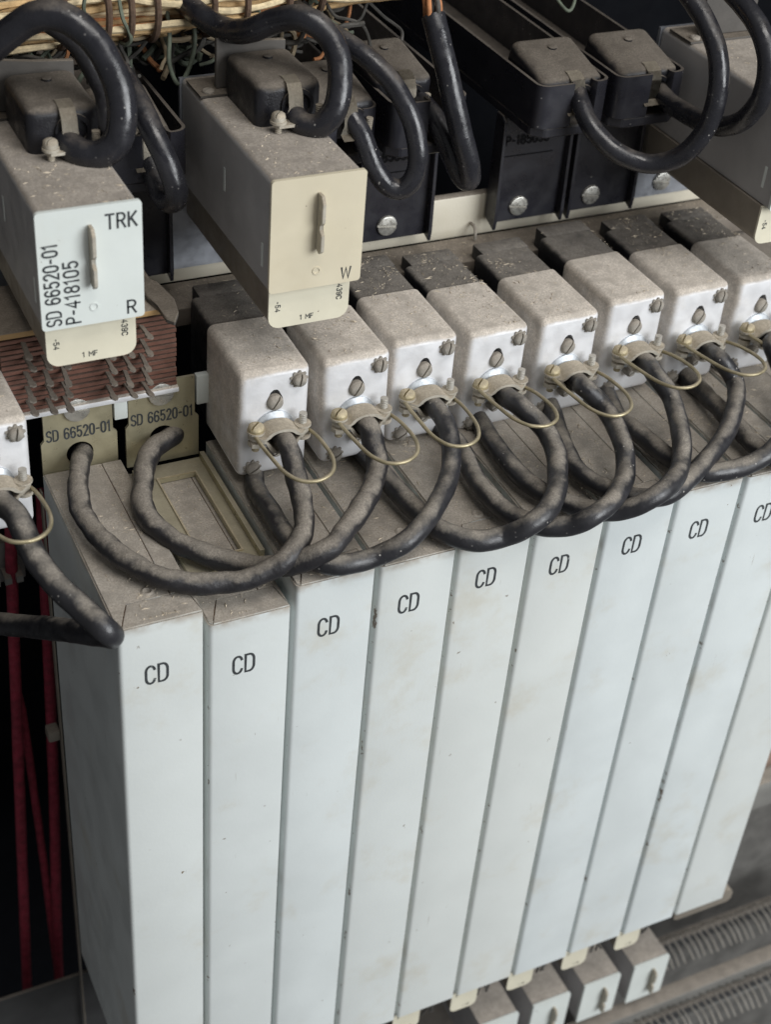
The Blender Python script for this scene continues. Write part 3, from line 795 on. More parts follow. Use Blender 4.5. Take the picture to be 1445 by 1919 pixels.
# brass window frame lying on the second box
fr = thing('window_frame_bracket', 'brassy metal window frame lying on the second CD box', 'bracket', (0, 0, 0.3550))
bm = bmesh.new()
def frame_poly(bm, o, i, z0, z1):
    ox0, ox1, oy0, oy1 = o; ix0, ix1, iy0, iy1 = i
    for a in ((ox0, ox1, oy0, iy0), (ox0, ox1, iy1, oy1), (ox0, ix0, iy0, iy1), (ix1, ox1, iy0, iy1)):
        add_box(bm, a[0], a[1], a[2], a[3], z0, z1)
frame_poly(bm, (0.0440, 0.0800, 0.030, 0.113), (0.0535, 0.0715, 0.040, 0.1015), 0.0, 0.0022)
finish('frame', bm, 'zinc_bracket', fr)
bm = bmesh.new(); frame_poly(bm, (0.0525, 0.0725, 0.039, 0.1025), (0.0533, 0.0717, 0.0398, 0.1017), 0.0023, 0.0029)
finish('bright_rim', bm, 'brass_screw', fr)
box('side_wall', (0.0776, 0.0799, 0.032, 0.112, 0.0023, 0.006), 'zinc_bracket', fr)

# ------------------------------------------------------------------ bare terminal block
tb = thing('terminal_block', 'brown laminated terminal block with rows of flat lugs above the SD plates', 'terminal block', (0, 0.114, 0))
box('core', (-0.012, 0.0668, 0.0022, 0.030, 0.3985, 0.4395), 'phenolic_dark', tb)
nl = 15
for k in range(nl):
    z = 0.4005 + k * 0.0026
    box('layer', (-0.0125, 0.0672 + random.uniform(-.0003, .0003), random.uniform(0.0, 0.0006), 0.03, z, z + 0.0017), 'phenolic', tb)
box('base_strip', (-0.0130, 0.0680, -0.0012, 0.012, 0.3972, 0.3999), 'aluminium', tb, bev=0.0004)
box('top_board', (-0.0130, 0.0640, -0.0012, 0.040, 0.4402, 0.4430), 'phenolic_tan', tb, bev=0.0004)
prism('arm', [(0.0590, 0.028), (0.0650, 0.018), (0.0672, 0.002), (0.0652, -0.010), (0.0608, -0.0180), (0.0580, -0.0140), (0.0585, -0.0020), (0.0560, 0.006), (0.0560, 0.028)], 2, 0.4434, 0.4458, 'bracket_dusty', tb, bev=0.0005)
bm = bmesh.new()
add_prism(bm, [(-0.0012, 0.0), (-0.0014, -0.009), (-0.0022, -0.0105), (-0.0018, -0.013), (0, -0.0140), (0.0018, -0.013), (0.0022, -0.0105), (0.0014, -0.009), (0.0012, 0.0)], 2, -0.0005, 0.0005)
pin_me = None
for gx in ((-0.0020, 0.0062, 0.0142), (0.0345, 0.0425, 0.0510)):
    for ci, x in enumerate(gx):
        for r in range(5):
            z = 0.4065 + r * 0.0076 - ci * 0.0008
            if pin_me is None:
                o = finish('lug', bm, 'terminal_pin', tb); pin_me = o.data
            else:
                o = bpy.data.objects.new('lug', pin_me); COL.objects.link(o); o.parent = tb
            o.location = (x + random.uniform(-.0004, .0004), 0.001, z)
            o.rotation_euler = (random.uniform(-.06, .12), 0.35 + random.uniform(-.1, .1), random.uniform(-.06, .06))
            o.scale = (0.85, 1.0, 0.9)

# ------------------------------------------------------------------ connector hoods
def boolean(o, cutters):
    for c in cutters:
        m = o.modifiers.new('b', 'BOOLEAN'); m.operation = 'DIFFERENCE'; m.object = c; m.solver = 'EXACT'
    dg = bpy.context.evaluated_depsgraph_get()
    me = bpy.data.meshes.new_from_object(o.evaluated_get(dg))
    o.modifiers.clear()
    old = o.data
    o.data = me
    for c in cutters: bpy.data.objects.remove(c)
    me.shade_smooth(); me.set_sharp_from_angle(angle=R(38))

def star_washer(bm, p, r, n=9):
    poly = []
    for i in range(n * 4):
        rr = r if (i % 4) in (0, 1) else r * 0.80
        t = 2 * math.pi * i / (n * 4)
        poly.append((p[0] + rr * math.cos(t), p[2] + rr * math.sin(t)))
    add_prism(bm, poly, 1, p[1] - 0.0007, p[1])

def make_hood():
    t = thing('connector_hood', '', 'connector')
    bm = bmesh.new()
    add_box(bm, -0.017, 0.017, 0, 0.0445, -0.0402, 0.0168, bev=0.0036, seg=4, pick=lambda a, b: not (a.y > 0.043 and b.y > 0.043))
    sh = finish('shell', bm, 'aluminium', t, True)
    tear = [(0.0040 * math.cos(a), 0.0040 * math.sin(a)) for a in [R(150 + 240 * k / 14) for k in range(15)]]
    tear += [(0.0019 + 0.0000, 0.0052), (0.0008, 0.0061), (-0.0008, 0.0061), (-0.0021, 0.0050)]
    bm = bmesh.new(); add_prism(bm, tear, 1, -0.002, 0.006)
    c1 = finish('cut', bm, 'aluminium')
    bm = bmesh.new(); add_prism(bm, circle(0.0022, 12, 0.001, -0.0262), 1, -0.002, 0.005)
    c2 = finish('cut', bm, 'aluminium')
    bpy.context.view_layer.update()
    boolean(sh, [c1, c2])
    slot_screw('hole_screw', 'screw_dust', t, (0, 0.0004, -0.0005), (0, -1, 0), r=0.0039, h=0.0026, slot=0.0008, roll=R(58))
    for nm, x, z, rl in (('corner_screw', 0.0112, 0.0100, R(80)), ('corner_screw', -0.0100, -0.0350, R(30))):
        s = slot_screw(nm, 'screw_dust', t, (x, -0.0006, z), (0, -1, 0), r=0.0033, h=0.0025, slot=0.0008, roll=rl)
        bm = bmesh.new(); star_washer(bm, (x, 0.0, z), 0.0044)
        finish('star_washer', bm, 'screw_dust', s)
    bm = bmesh.new(); add_lathe(bm, (0, 0, -0.0145), (0, -1, 0), [(-0.001, 0.0096), (0.0009, 0.0096), (0.0014, 0.0090), (0.0030, 0.0062), (0.0032, 0.005)], 28)
    finish('bushing', bm, 'bright_metal', t, True)
    # saddle clamp
    def strap(sign, ze, zt, th):
        up, dn = [], []
        prof = [(-0.0148, 0), (-0.0086, 0)] + [(-0.0076 * math.cos(R(a)), math.sin(R(a))) for a in range(20, 161, 14)] + [(0.0086, 0), (0.0148, 0)]
        poly_o = [(x, ze + (zt - ze) * f) for x, f in prof]
        poly_i = []
        for x, f in prof:
            k = 1 - th / 0.0085 * (1 if f > 0 else 0)
            poly_i.append((x * (k if f > 0 else 1), ze + (zt - ze) * f - sign * th))
        bm = bmesh.new()
        n = len(prof)
        def ring(y):
            yy = y
            A = [bm.verts.new((x, yy, z)) for x, z in poly_o]
            B = [bm.verts.new((x, yy, z)) for x, z in poly_i]
            return A, B
        # ears rounded: several y slices with the end points pulled in
        slices = []
        for y, pull in ((-0.0032, 0.0030), (-0.0042, 0.0012), (-0.0065, 0.0), (-0.0092, 0.0012), (-0.0104, 0.0030), (-0.0128, 0.0055)):
            A, B = ring(y)
            for L_ in (A, B):
                L_[0].co.x += pull; L_[-1].co.x -= pull
                if pull > 0.0045:
                    L_[1].co.x = -0.0083; L_[-2].co.x = 0.0083
            slices.append((A, B))
        for (A, B), (C_, D) in zip(slices, slices[1:]):
            for i in range(n - 1):
                bm.faces.new((A[i], A[i + 1], C_[i + 1], C_[i]))
                bm.faces.new((B[i], D[i], D[i + 1], B[i + 1]))
            bm.faces.new((A[0], C_[0], D[0], B[0])); bm.faces.new((A[-1], B[-1], D[-1], C_[-1]))
        for A, B in (slices[0], slices[-1]):
            for i in range(n - 1): bm.faces.new((A[i], B[i], B[i + 1], A[i + 1]))
        return bm
    finish('clamp_saddle', strap(1, -0.0108, -0.0072, 0.0013), 'dusty_metal', t, True, angle=45)
    finish('clamp_saddle', strap(-1, -0.0133, -0.0203, 0.0013), 'dusty_metal', t, True, angle=45)
    a = slot_screw('clamp_screw', 'brass_screw', t, (-0.0112, -0.0066, -0.0095), (0, 0, 1), r=0.0038, h=0.0034, slot=0.0009, roll=R(40))
    bm = bmesh.new()
    add_cyl(bm, (-0.0112, -0.0066, -0.0104), (-0.0112, -0.0066, -0.0093), 0.0042, 0.0042, 18)
    add_lathe(bm, (-0.0112, -0.0066, -0.0173), (0, 0, 1), [(0, 0.0036), (0.0022, 0.0036)], 6)
    finish('washer', bm, 'dusty_metal', a)
    bm = bmesh.new(); thread(bm, (-0.0112, -0.0066, -0.0201), (-0.0112, -0.0066, -0.0149), 0.0018)
    finish('thread', bm, 'brass_screw', a, True)
    bm = bmesh.new(); thread(bm, (0.0114, -0.0066, -0.0132), (0.0114, -0.0066, -0.0043), 0.0019)
    b = finish('clamp_bolt', bm, 'nickel', t, True)
    bm = bmesh.new()
    add_cyl(bm, (0.0114, -0.0066, -0.0106), (0.0114, -0.0066, -0.0097), 0.0040, 0.0040, 18)
    add_cyl(bm, (0.0114, -0.0066, -0.0167), (0.0114, -0.0066, -0.0150), 0.0040, 0.0038, 18)
    finish('washer', bm, 'dusty_metal', b)
    slot_screw('lower_screw', 'screw_dust', t, (0.0004, -0.0006, -0.0258), (0, -1, 0), r=0.0028, h=0.0045, slot=0.0006)
    P = [(-0.0112, -0.0030, -0.0102), (-0.0126, -0.0075, -0.0102), (-0.0114, -0.0270, -0.0098), (-0.0094, -0.0400, -0.0092), (-0.0048, -0.0470, -0.0090), (0.0022, -0.0488, -0.0090), (0.0095, -0.0455, -0.0090), (0.0138, -0.0370, -0.0094), (0.0148, -0.0190, -0.0112), (0.0138, -0.0075, -0.0136), (0.0114, -0.0030, -0.0142)]
    tube('wire_bail', P, 0.00092, 'brass', t, n=10, per=8)
    # insulator body behind the shell
    bm = bmesh.new()
    add_box(bm, -0.0160, 0.0160, 0.0446, 0.0710, -0.0395, 0.0160, bev=0.0024, seg=3, pick=lambda a, b: abs(a.y - b.y) > 0.01)
    finish('insulator', bm, 'black_insulator', t, True)
    bm = bmesh.new()
    add_box(bm, -0.0118, 0.0160, 0.0711, 0.0830, -0.0395, 0.0160, bev=0.0010, seg=2)
    finish('insulator_tail', bm, 'black_insulator', t, True)
    return t

HOOD = [(-0.0285, 0.0740, 0.4090), (0.1000, 0.0739, 0.4097), (0.1400, 0.0725, 0.4096), (0.1800, 0.0818, 0.4058), (0.2200, 0.0824, 0.4030), (0.2600, 0.0815, 0.4034), (0.3000, 0.0830, 0.4063), (0.3400, 0.0833, 0.4046), (0.3800, 0.0833, 0.4040)]
HOOD_LABELS = ['aluminium connector hood half out of the photo at the left edge, below the TRK unit',
               'dusty aluminium connector hood nearest the SD plates, leftmost of the main row',
               'dusty aluminium connector hood below the W unit, second of the main row',
               'third aluminium connector hood of the main row, its cable dropping straight down',
               'fourth aluminium connector hood of the main row, its cable slanting forward',
               'fifth aluminium connector hood of the main row with a wire bail',
               'sixth aluminium connector hood of the main row with a wire bail',
               'seventh aluminium connector hood, with a twist of fibres round its cable',
               'aluminium connector hood cut off by the right edge of the photo']
hood0 = make_hood()

hoods = []
for i, p in enumerate(HOOD):
    t = hood0 if i == 0 else copy_tree(hood0)
    t.location = p
    t.rotation_euler = (R(random.uniform(-0.9, 0.9)), R(random.uniform(-1.1, 1.1)), R(random.uniform(-1.2, 1.2)))
    tag(t, HOOD_LABELS[i], 'connector', 'aluminium connector hoods')
    for ch in t.children:
        if ch.name.startswith('wire_bail'): ch.rotation_euler = (random.uniform(-.05, .07), random.uniform(-.04, .04), random.uniform(-.05, .05))
        if ch.name.startswith('clamp_saddle'): ch.location.x = random.uniform(-.0004, .0004)
    hoods.append(t)

# ------------------------------------------------------------------ hood cables
CAB = {'c0': ('thick dusty cable from the left hood doubling back over the corner of the leftmost box', 0.0053, 'rubber'),
       'c1': ('black cable from the left SD plate hole looping to the leftmost full hood', 0.0048, 'rubber_dusty'),
       'c2': ('black cable from the right SD plate hole looping to the second full hood', 0.0050, 'rubber_dusty'),
       'c3': ('black cable looping from under the first full hood up to the third hood', 0.0047, 'rubber'),
       'c4': ('black cable looping from under the second full hood up to the fourth hood', 0.0050, 'rubber'),
       'c5': ('black cable looping from under the third full hood up to the fifth hood', 0.0048, 'rubber'),
       'c6': ('black cable looping from under the fourth full hood up to the sixth hood', 0.0048, 'rubber'),
       'c7': ('black cable looping from under the fifth full hood up to the seventh hood', 0.0047, 'rubber'),
       'c8': ('black cable from under the sixth full hood running out of the photo at right', 0.0048, 'rubber'),
       'c9': ('dusty cable from under the seventh hood dropping out at the right edge', 0.0048, 'rubber_dusty')}
for k, (lab, r, m) in CAB.items():
    P = [Vector(p) for p in CABLE_PATHS[k]]
    n = int(k[1])
    if n < 9:
        hp = Vector(HOOD[n])
        if n == 0: P.reverse()
        P.pop()
        while P[-1].y > hp.y - 0.0200: P.pop()
        P += [hp + Vector((0, -0.0165, -0.0130)), hp + Vector((0, -0.0110, -0.0133)), hp + Vector((0, 0.004, -0.0143))]
    if n >= 3:
        for q in P[:5]:
            if q.y > 0.055: q.z = 0.3684
    jr = random.Random(n + 40)
    amp = 0.0011 if m == 'rubber_dusty' else 0.0006
    P = [P[0]] + [p + Vector((jr.uniform(-amp, amp), jr.uniform(-amp, amp), jr.uniform(0, amp))) for p in P[1:-3]] + P[-3:]
    o = tube('connector_cable', P, r, m, n=20, per=10, wob=0.075 if m == 'rubber_dusty' else 0.03, seed=ord(k[1]), rel=6 if m == 'rubber_dusty' else 8)
    tag(o, lab, 'cable', 'hood cables')

# ------------------------------------------------------------------ black plugs
def make_plug():
    t = thing('cable_plug', '', 'plug')
    bm = bmesh.new()
    w = 0.0152
    poly_b = (-w, w, -0.0200, 0.0200)
    add_box(bm, -w, w, -0.0200, 0.0200, 0, 0.0190, bev=0.0042, seg=4, pick=lambda a, b: not (a.z < 0.001 and b.z < 0.001))
    finish('body', bm, 'black_plug', t, True)
    bm = bmesh.new(); add_lathe(bm, (0.0010, 0.0085, 0.0186), (0, 0, 1), [(0, 0.0022), (0.0012, 0.0021), (0.0015, 0.0014), (0.0015, 0.0002)], 12)
    finish('pip', bm, 'black_plug', t, True)
    bm = bmesh.new(); add_lathe(bm, (0.0035, -0.0196, 0.0085), (0, -1, 0), [(-0.002, 0.0076), (0.0016, 0.0076), (0.0016, 0.0058), (-0.001, 0.0056)], 20)
    finish('gland', bm, 'black_plug', t, True)
    # strap clip, bent sheet
    P = [(-0.0125, 0.0194), (-0.0150, 0.0196), (-0.0200, 0.0186), (-0.0228, 0.0150), (-0.0240, 0.0090), (-0.0246, 0.0050), (-0.0290, 0.0040)]
    bm = bmesh.new()
    pr = []
    for i, (y, z) in enumerate(P):
        hw = 0.0033 + (0.0015 if i >= len(P) - 2 else 0)
        pr.append([bm.verts.new((0.0015 - hw, y, z)), bm.verts.new((0.0015 + hw, y, z))])
    for a, b in zip(pr, pr[1:]): bm.faces.new((a[0], a[1], b[1], b[0]))
    bmesh.ops.solidify(bm, geom=bm.faces[:], thickness=0.0009)
    finish('spring_clip', bm, 'dusty_metal', t, True)
    bm = bmesh.new()
    add_prism(bm, [(-0.0085, -0.0300), (0.0125, -0.0300), (0.0145, -0.0270), (0.0125, -0.0235), (-0.0085, -0.0235), (-0.0105, -0.0270)], 2, 0.0030, 0.0043)
    s = finish('clamp_bar', bm, 'dusty_metal', t)
    sc = slot_screw('clamp_screw', 'dusty_metal', t, (-0.0078, -0.0268, 0.0062), (0, 0, 1), r=0.0031, h=0.0030, slot=0.0008, roll=0.8)
    bm = bmesh.new()
    add_cyl(bm, (-0.0078, -0.0268, 0.0044), (-0.0078, -0.0268, 0.0056), 0.0036, n=16)
    thread(bm, (-0.0078, -0.0268, -0.0055), (-0.0078, -0.0268, 0.0030), 0.0016)
    finish('thread', bm, 'dusty_metal', sc, True)
    bm = bmesh.new(); thread(bm, (0.0112, -0.0266, 0.0000), (0.0112, -0.0266, 0.0105), 0.0017)
    finish('clamp_bolt', bm, 'dusty_metal', t, True)
    return t
plug0 = make_plug()
PLUGS = [((0.0235, 0.1420, 0.5190), (0, 0, 0), 'dusty black plug on top of the TRK unit with a metal strap clip'),
         ((0.1225, 0.1420, 0.5190), (0, 0, 0), 'dusty black plug on top of the W unit with a metal strap clip'),
         ((0.0640, 0.1740, 0.4950), (R(10), 0, 0), 'dusty black plug behind the TRK unit cable loop'),
         ((0.1620, 0.1700, 0.4985), (R(9), 0, 0), 'dusty black plug right behind the W unit plug, half hidden by its cable'),
         ((0.2010, 0.1880, 0.4985), (R(9), 0, 0), 'dusty black plug in the third tray, right of the W unit cables'),
         ((0.2868, 0.1730, 0.4965), (R(13), 0, 0), 'dusty black plug in the tray marked P-185058'),
         ((0.3320, 0.1730, 0.4965), (R(13), 0, 0), 'dusty black plug in the rightmost black tray beside the grey unit')]
for i, (p, r, lab) in enumerate(PLUGS):
    t = plug0 if i == 0 else copy_tree(plug0)
    t.location = p; t.rotation_euler = r
    if i >= 2:
        for ch in list(t.children):
            if ch.name.startswith(('clamp_screw', 'clamp_bar')):
                for g in list(ch.children): bpy.data.objects.remove(g)
                bpy.data.objects.remove(ch)
            elif ch.name.startswith('clamp_bolt'):
                ch.location = (0, 0.0035, 0.001)
    if i >= 5: t.scale = (1.18, 0.95, 1.0)
    tag(t, lab, 'plug', 'black cable plugs')

# ------------------------------------------------------------------ upper plug-in units (TRK, W and the one at the right edge)
def make_unit(cx, label, plate, dy=0.0):
    t = thing('plug_in_unit', label, 'relay unit', (cx, 0.07 + dy, 0.4685), group='upper plug-in units')
    bm = bmesh.new()
    add_box(bm, -0.0207, 0.0207, 0.0020, 0.112, 0.0, 0.0504, bev=0.0026, seg=4, pick=lambda a, b: abs(a.y - b.y) > 0.01 and a.z > 0.01)
    finish('casing', bm, 'unit_paint', t, True)
    prism('face_plate', rrect(0.0426, 0.0520, 0.0016, cx=0, cz=0.0252), 1, 0.0, 0.0018, plate, t)
    bm = bmesh.new()
    add_box(bm, -0.0190, 0.0186, 0.0062, 0.113, -0.0210, -0.0006, bev=0.0052, seg=5, pick=lambda a, b: abs(a.y - b.y) > 0.01 and a.z < -0.01)
    cp = finish('capacitor', bm, 'tan_can', t, True)
    bm = bmesh.new()
    add_box(bm, -0.0192, 0.0188, 0.0048, 0.0060, -0.0212, -0.0004, bev=0.0054, seg=5, pick=lambda a, b: abs(a.y - b.y) > 0.0005 and a.z < -0.01)
    finish('end_cap', bm, 'cream', cp, True)
    text('lettering', '-54', 0.0052, 0.0026, 'ink', cp, (-0.0150, 0.0048, -0.0105), roll=-90)
    text('lettering', '1 MF', 0.0066, 0.0026, 'ink', cp, (-0.0012, 0.0048, -0.0176))
    text('lettering', '439C', 0.0078, 0.0028, 'ink', cp, (0.0140, 0.0048, -0.0078), roll=-90)
    make_tab(t, 0, 0.0310)
    bm = bmesh.new(); add_lathe(bm, (0.0003, 0, 0.0072), (0, -1, 0), [(-0.001, 0.0019), (0.0003, 0.0019), (0.0003, 0.0013), (-0.0005, 0.0012)], 18)
    finish('rivet', bm, plate, t, True)
    for y, z in ((0.010, 0.0130), (0.056, 0.0265)):
        box('side_slot', (-0.0209, -0.0206, y - 0.0009, y + 0.0009, z - 0.0055, z + 0.0055), 'plate_white', t)
    # bracket that carries the plug
    box('bracket_foot', (-0.0205, 0.0200, 0.0875, 0.107, 0.0507, 0.0517), 'bracket_dusty', t)
    prism('bracket_upright', [(-0.0110, 0.0519), (0.0220, 0.0519), (0.0220, 0.0715), (0.0050, 0.0725), (-0.0060, 0.0735), (-0.0110, 0.0750)], 1, 0.0935, 0.0960, 'bracket_dusty', t, bev=0.0003)
    slot_screw('rivet_head', 'screw_dust', t, (-0.0155, 0.0915, 0.0517), (0, 0, 1), r=0.0028, h=0.0014, slot=0.0003)
    box('rear_plate', (-0.0215, 0.0215, 0.1130, 0.1150, -0.046, 0.050), 'zinc_grey', t)
    return t
u1 = make_unit(0.0178, 'grey plug-in unit with white front lettered TRK, R and P-418105', 'plate_white')
text('lettering', 'TRK', 0.0134, 0.0070, 'ink', u1, (0.0128, 0, 0.0438), bold=0.125)
text('lettering', 'R', 0.0042, 0.0066, 'ink', u1, (0.0160, 0, 0.0045), bold=0.125)
text('lettering', 'SD 66520-01', 0.0370, 0.0066, 'ink', u1, (-0.0163, 0, 0.0193), roll=90, bold=0.125)
text('lettering', 'P-418105', 0.0285, 0.0066, 'ink', u1, (-0.0084, 0, 0.0150), roll=90, bold=0.125)
u2 = make_unit(0.1152, 'grey plug-in unit with cream front lettered W, standing out above the hoods', 'plate_cream')
text('lettering', 'W', 0.0050, 0.0060, 'ink', u2, (0.0143, 0, 0.0040), bold=0.125)
u3 = make_unit(0.3790, 'grey plug-in unit at the right edge, only its side and capacitor end showing', 'plate_white')

for ch in u3.children:
    if ch.name.startswith('capacitor'): ch.location.x = -0.0030

# ------------------------------------------------------------------ black terminal housings with trays
def make_housing(cx, label, lettering=None, screw_dx=-0.005):
    t = thing('plastic_housing', label, 'housing', (cx, 0.178, 0.422), group='black plastic housings')
    w = 0.0205
    prism('front_panel', [(-w, 0), (w, 0), (w, 0.0600), (-w, 0.0600)], 1, 0.0, 0.004, 'black_plastic', t, bev=0.0004)
    for s in (-1, 1):
        prism('rib', [(-0.0045, -0.0020), (-0.0050, 0.004), (-0.0035, 0.058), (0.0, 0.061), (0.006, 0.061), (0.006, 0.002)], 0, s * w - 0.0009, s * w + 0.0009, 'black_plastic', t, bev=0.0003)
    slot_screw('screw', 'nickel', t, (screw_dx, 0, 0.0085), (0, -1, 0), r=0.0055, h=0.0017, slot=0.0015, roll=R(-8), flat=True)
    # tray: open channel with rounded nose, notch for the cable
    def wall(path, z0, z1, th=0.0016):
        bm = bmesh.new()
        n = len(path)
        inn = []
        for i, (x, y) in enumerate(path):
            a = Vector(path[max(i - 1, 0)]); b = Vector(path[min(i + 1, n - 1)])
            d = (b - a).normalized()
            inn.append((x - d.y * th, y + d.x * th))
        rows = []
        for i in range(n):
            (x, y), (u, v) = path[i], inn[i]
            rows.append([bm.verts.new((x, y, z0)), bm.verts.new((u, v, z0)), bm.verts.new((u, v, z1)), bm.verts.new((x, y, z1))])
        for A, B in zip(rows, rows[1:]):
            for k in range(4):
                bm.faces.new((A[k], A[(k + 1) % 4], B[(k + 1) % 4], B[k]))
        bm.faces.new(rows[0][::-1]); bm.faces.new(rows[-1])
        return bm
    yn = -0.031          # nose, local y
    rr = 0.006
    left = [(-w, 0.17), (-w, yn + rr)] + [(-w + rr - rr * math.cos(R(a)), yn + rr - rr * math.sin(R(a))) for a in range(15, 91, 15)] + [(-0.0010, yn), (0.0003, yn + 0.0022), (0.0003, yn + 0.0065)]
    right = [(0.0108, yn + 0.0065), (0.0108, yn + 0.0022), (0.0120, yn)] + [(w - rr + rr * math.sin(R(a)), yn + rr - rr * math.cos(R(a))) for a in range(0, 91, 15)] + [(w, 0.17)]
    tr = finish('tray_wall', wall(left, 0.066, 0.088), 'black_plastic', t, True)
    finish('tray_wall', wall(right, 0.066, 0.088), 'black_plastic', t, True)
    prism('tray_floor', [(-w, 0.17), (-w, yn + 0.006), (-w + 0.006, yn + 0.0005), (w - 0.006, yn + 0.0005), (w, yn + 0.006), (w, 0.17)], 2, 0.0605, 0.0659, 'black_plastic', t, bev=0.0008)
    if lettering:
        text('lettering', lettering, 0.0262, 0.0056, 'moulded_letter', t, (-0.0045, 0, 0.0465), depth=0.0006)
        box('moulded_line', (-0.0180, 0.012, -0.0004, 0.0, 0.0375, 0.0380), 'moulded_letter', t)
    return t
make_housing(0.0650, 'black plastic housing between the TRK unit and the W unit')
make_housing(0.1585, 'black plastic housing right behind the W unit, mostly hidden')
make_housing(0.2062, 'black plastic housing with one screw just right of the W unit', 'P-185058', -0.003)
make_housing(0.2862, 'black plastic housing marked P-185058 left of its twin', 'P-185058')
make_housing(0.3318, 'rightmost black plastic housing, next to the grey unit at the right edge')
# zinc plate with a screw beside the right unit
zp = thing('zinc_plate', 'bluish zinc plate with slotted screw beside the rightmost black housing', 'plate')
box('plate', (0.3535, 0.398, 0.182, 0.1856, 0.4215, 0.47), 'zinc_grey', zp)
slot_screw('screw', 'nickel', zp, (0.3762, 0.182, 0.4300), (0, -1, 0), r=0.0055, h=0.0017, slot=0.0015, roll=R(-8), flat=True)
zq = tag(box('zinc_plate', (0.0880, 0.1360, 0.182, 0.1856, 0.4215, 0.47), 'zinc_grey'), 'bluish zinc plate seen under the W unit beside its capacitor', 'plate')

# ------------------------------------------------------------------ upper cables
UP = {'trk': ('thick black cable arching from the TRK plug over the wire harness', 0.0061, 'rubber_clean'),
      'trk2': ('dusty cable hidden behind the thick TRK cable arch', 0.0050, 'rubber_dusty'),
      'd': ('black cable bent in a tight hairpin right of the TRK unit', 0.0052, 'rubber_clean'),
      'w': ('black cable arching from the W plug under the wire harness', 0.0054, 'rubber_clean'),
      'e': ('black cable in a long hairpin just right of the W unit', 0.0048, 'rubber_clean'),
      'c': ('straight thick cable with orange wires at its upper end', 0.0055, 'rubber_clean'),
      'a': ('black speckled cable looping from the P-185058 tray to the top edge', 0.0049, 'rubber_clean'),
      'b': ('black cable looping from the rightmost tray out at the upper right corner', 0.0050, 'rubber_clean')}
for k, (lab, r, m) in UP.items():
    o = tube('plug_cable', CABLE_PATHS[k], r, m, n=24, per=12, wob=0.02, seed=len(k) + ord(k[0]), rel=18)
    tag(o, lab, 'cable', 'upper plug cables')
    if k == 'c':
        for q in range(5):
            a = q * 1.26
            e = Vector(CABLE_PATHS['c'][-1])
            tube('conductor', [tuple(e + Vector((math.cos(a) * .003, math.sin(a) * .003, -0.004))), tuple(e + Vector((math.cos(a) * .0035 - .001, math.sin(a) * .0035, 0.006))),
                 tuple(e + Vector((-.006 + q * .0018, 0.012, 0.020))), tuple(e + Vector((-.016 + q * .003, 0.02, 0.045)))], 0.0013, ['wire_orange', 'wire_grey', 'wire_orange', 'wire_orange', 'wire_grey'][q], o, n=8, wob=0.04, seed=q)

# ------------------------------------------------------------------ wire harness at the top
hs = thing('wire_harness', 'laced bundle of yellow and orange cloth covered wires along the top edge', 'wire harness')
def hc(x): return Vector((x, 0.200 + 0.004 * math.sin(x * 40), 0.5438 + 0.045 * (x - 0.03)))
rnd = random.Random(3)
for k in range(42):
    a0 = rnd.uniform(0, 6.28); rad = 0.0125 * math.sqrt((k + 0.5) / 42)
    tw = rnd.uniform(6, 14)
    P = []
    for i in range(40):
        x = -0.06 + 0.30 * i / 39
        th = a0 + tw * (x + .06) + 0.3 * math.sin(x * 60 + k)
        P.append(hc(x) + Vector((0, math.cos(th) * rad * 0.95, math.sin(th) * rad)))
    bm = bmesh.new()
    add_tube(bm, relax(spline(P, 3), 3), 0.0016, 7, 0.12, k)
    finish('strand', bm, ['harness_cloth', 'harness_pale', 'harness_orange', 'harness_cloth', 'harness_pale', 'harness_cloth', 'harness_pale'][k % 7], hs, True)
for x in (0.014, 0.0445, 0.0635, 0.0735, 0.0850, 0.1105, 0.1265, 0.1480, 0.166):
    c = hc(x)
    P = []
    for i in range(25):
        t_ = 2 * math.pi * i / 24
        P.append(c + Vector((0.0008 * math.sin(t_), math.cos(t_) * 0.0136, math.sin(t_) * 0.0138)))
    bm = bmesh.new(); add_tube(bm, P, 0.0016, 8, 0.05, int(x * 1000))
    finish('lacing_cord', bm, 'lacing', hs, True)
# loose wires below it
for k in range(250):
    x = rnd.uniform(-0.01, 0.19)
    c = hc(x) + Vector((rnd.uniform(-.01, .01), rnd.uniform(0.0, .03), rnd.uniform(-0.014, -0.006)))
    P = [c]
    d = Vector((rnd.choice((-1, 1)) * rnd.uniform(.3, 1), rnd.uniform(-.5, .4), rnd.uniform(-1.0, -.1))).normalized()
    for q in range(rnd.randint(4, 7)):
        d = (d + Vector((rnd.uniform(-.7, .7), rnd.uniform(-.5, .5), rnd.uniform(-.55, .62)))).normalized()
        nx_ = P[-1] + d * rnd.uniform(.005, .009)
        if nx_.z < 0.514: nx_.z = 0.514 + rnd.uniform(0, .006)
        nx_.y = max(nx_.y, 0.188)
        P.append(nx_)
    bm = bmesh.new(); add_tube(bm, relax(spline(P, 7), 4), 0.0009 if k % 4 else 0.0013, 7)
    finish('loose_wire', bm, ['wire_grey', 'wire_green', 'wire_tan', 'wire_grey', 'wire_green', 'wire_tan', 'wire_grey', 'wire_grey', 'wire_green', 'wire_grey', 'wire_orange'][k % 11], hs, True)
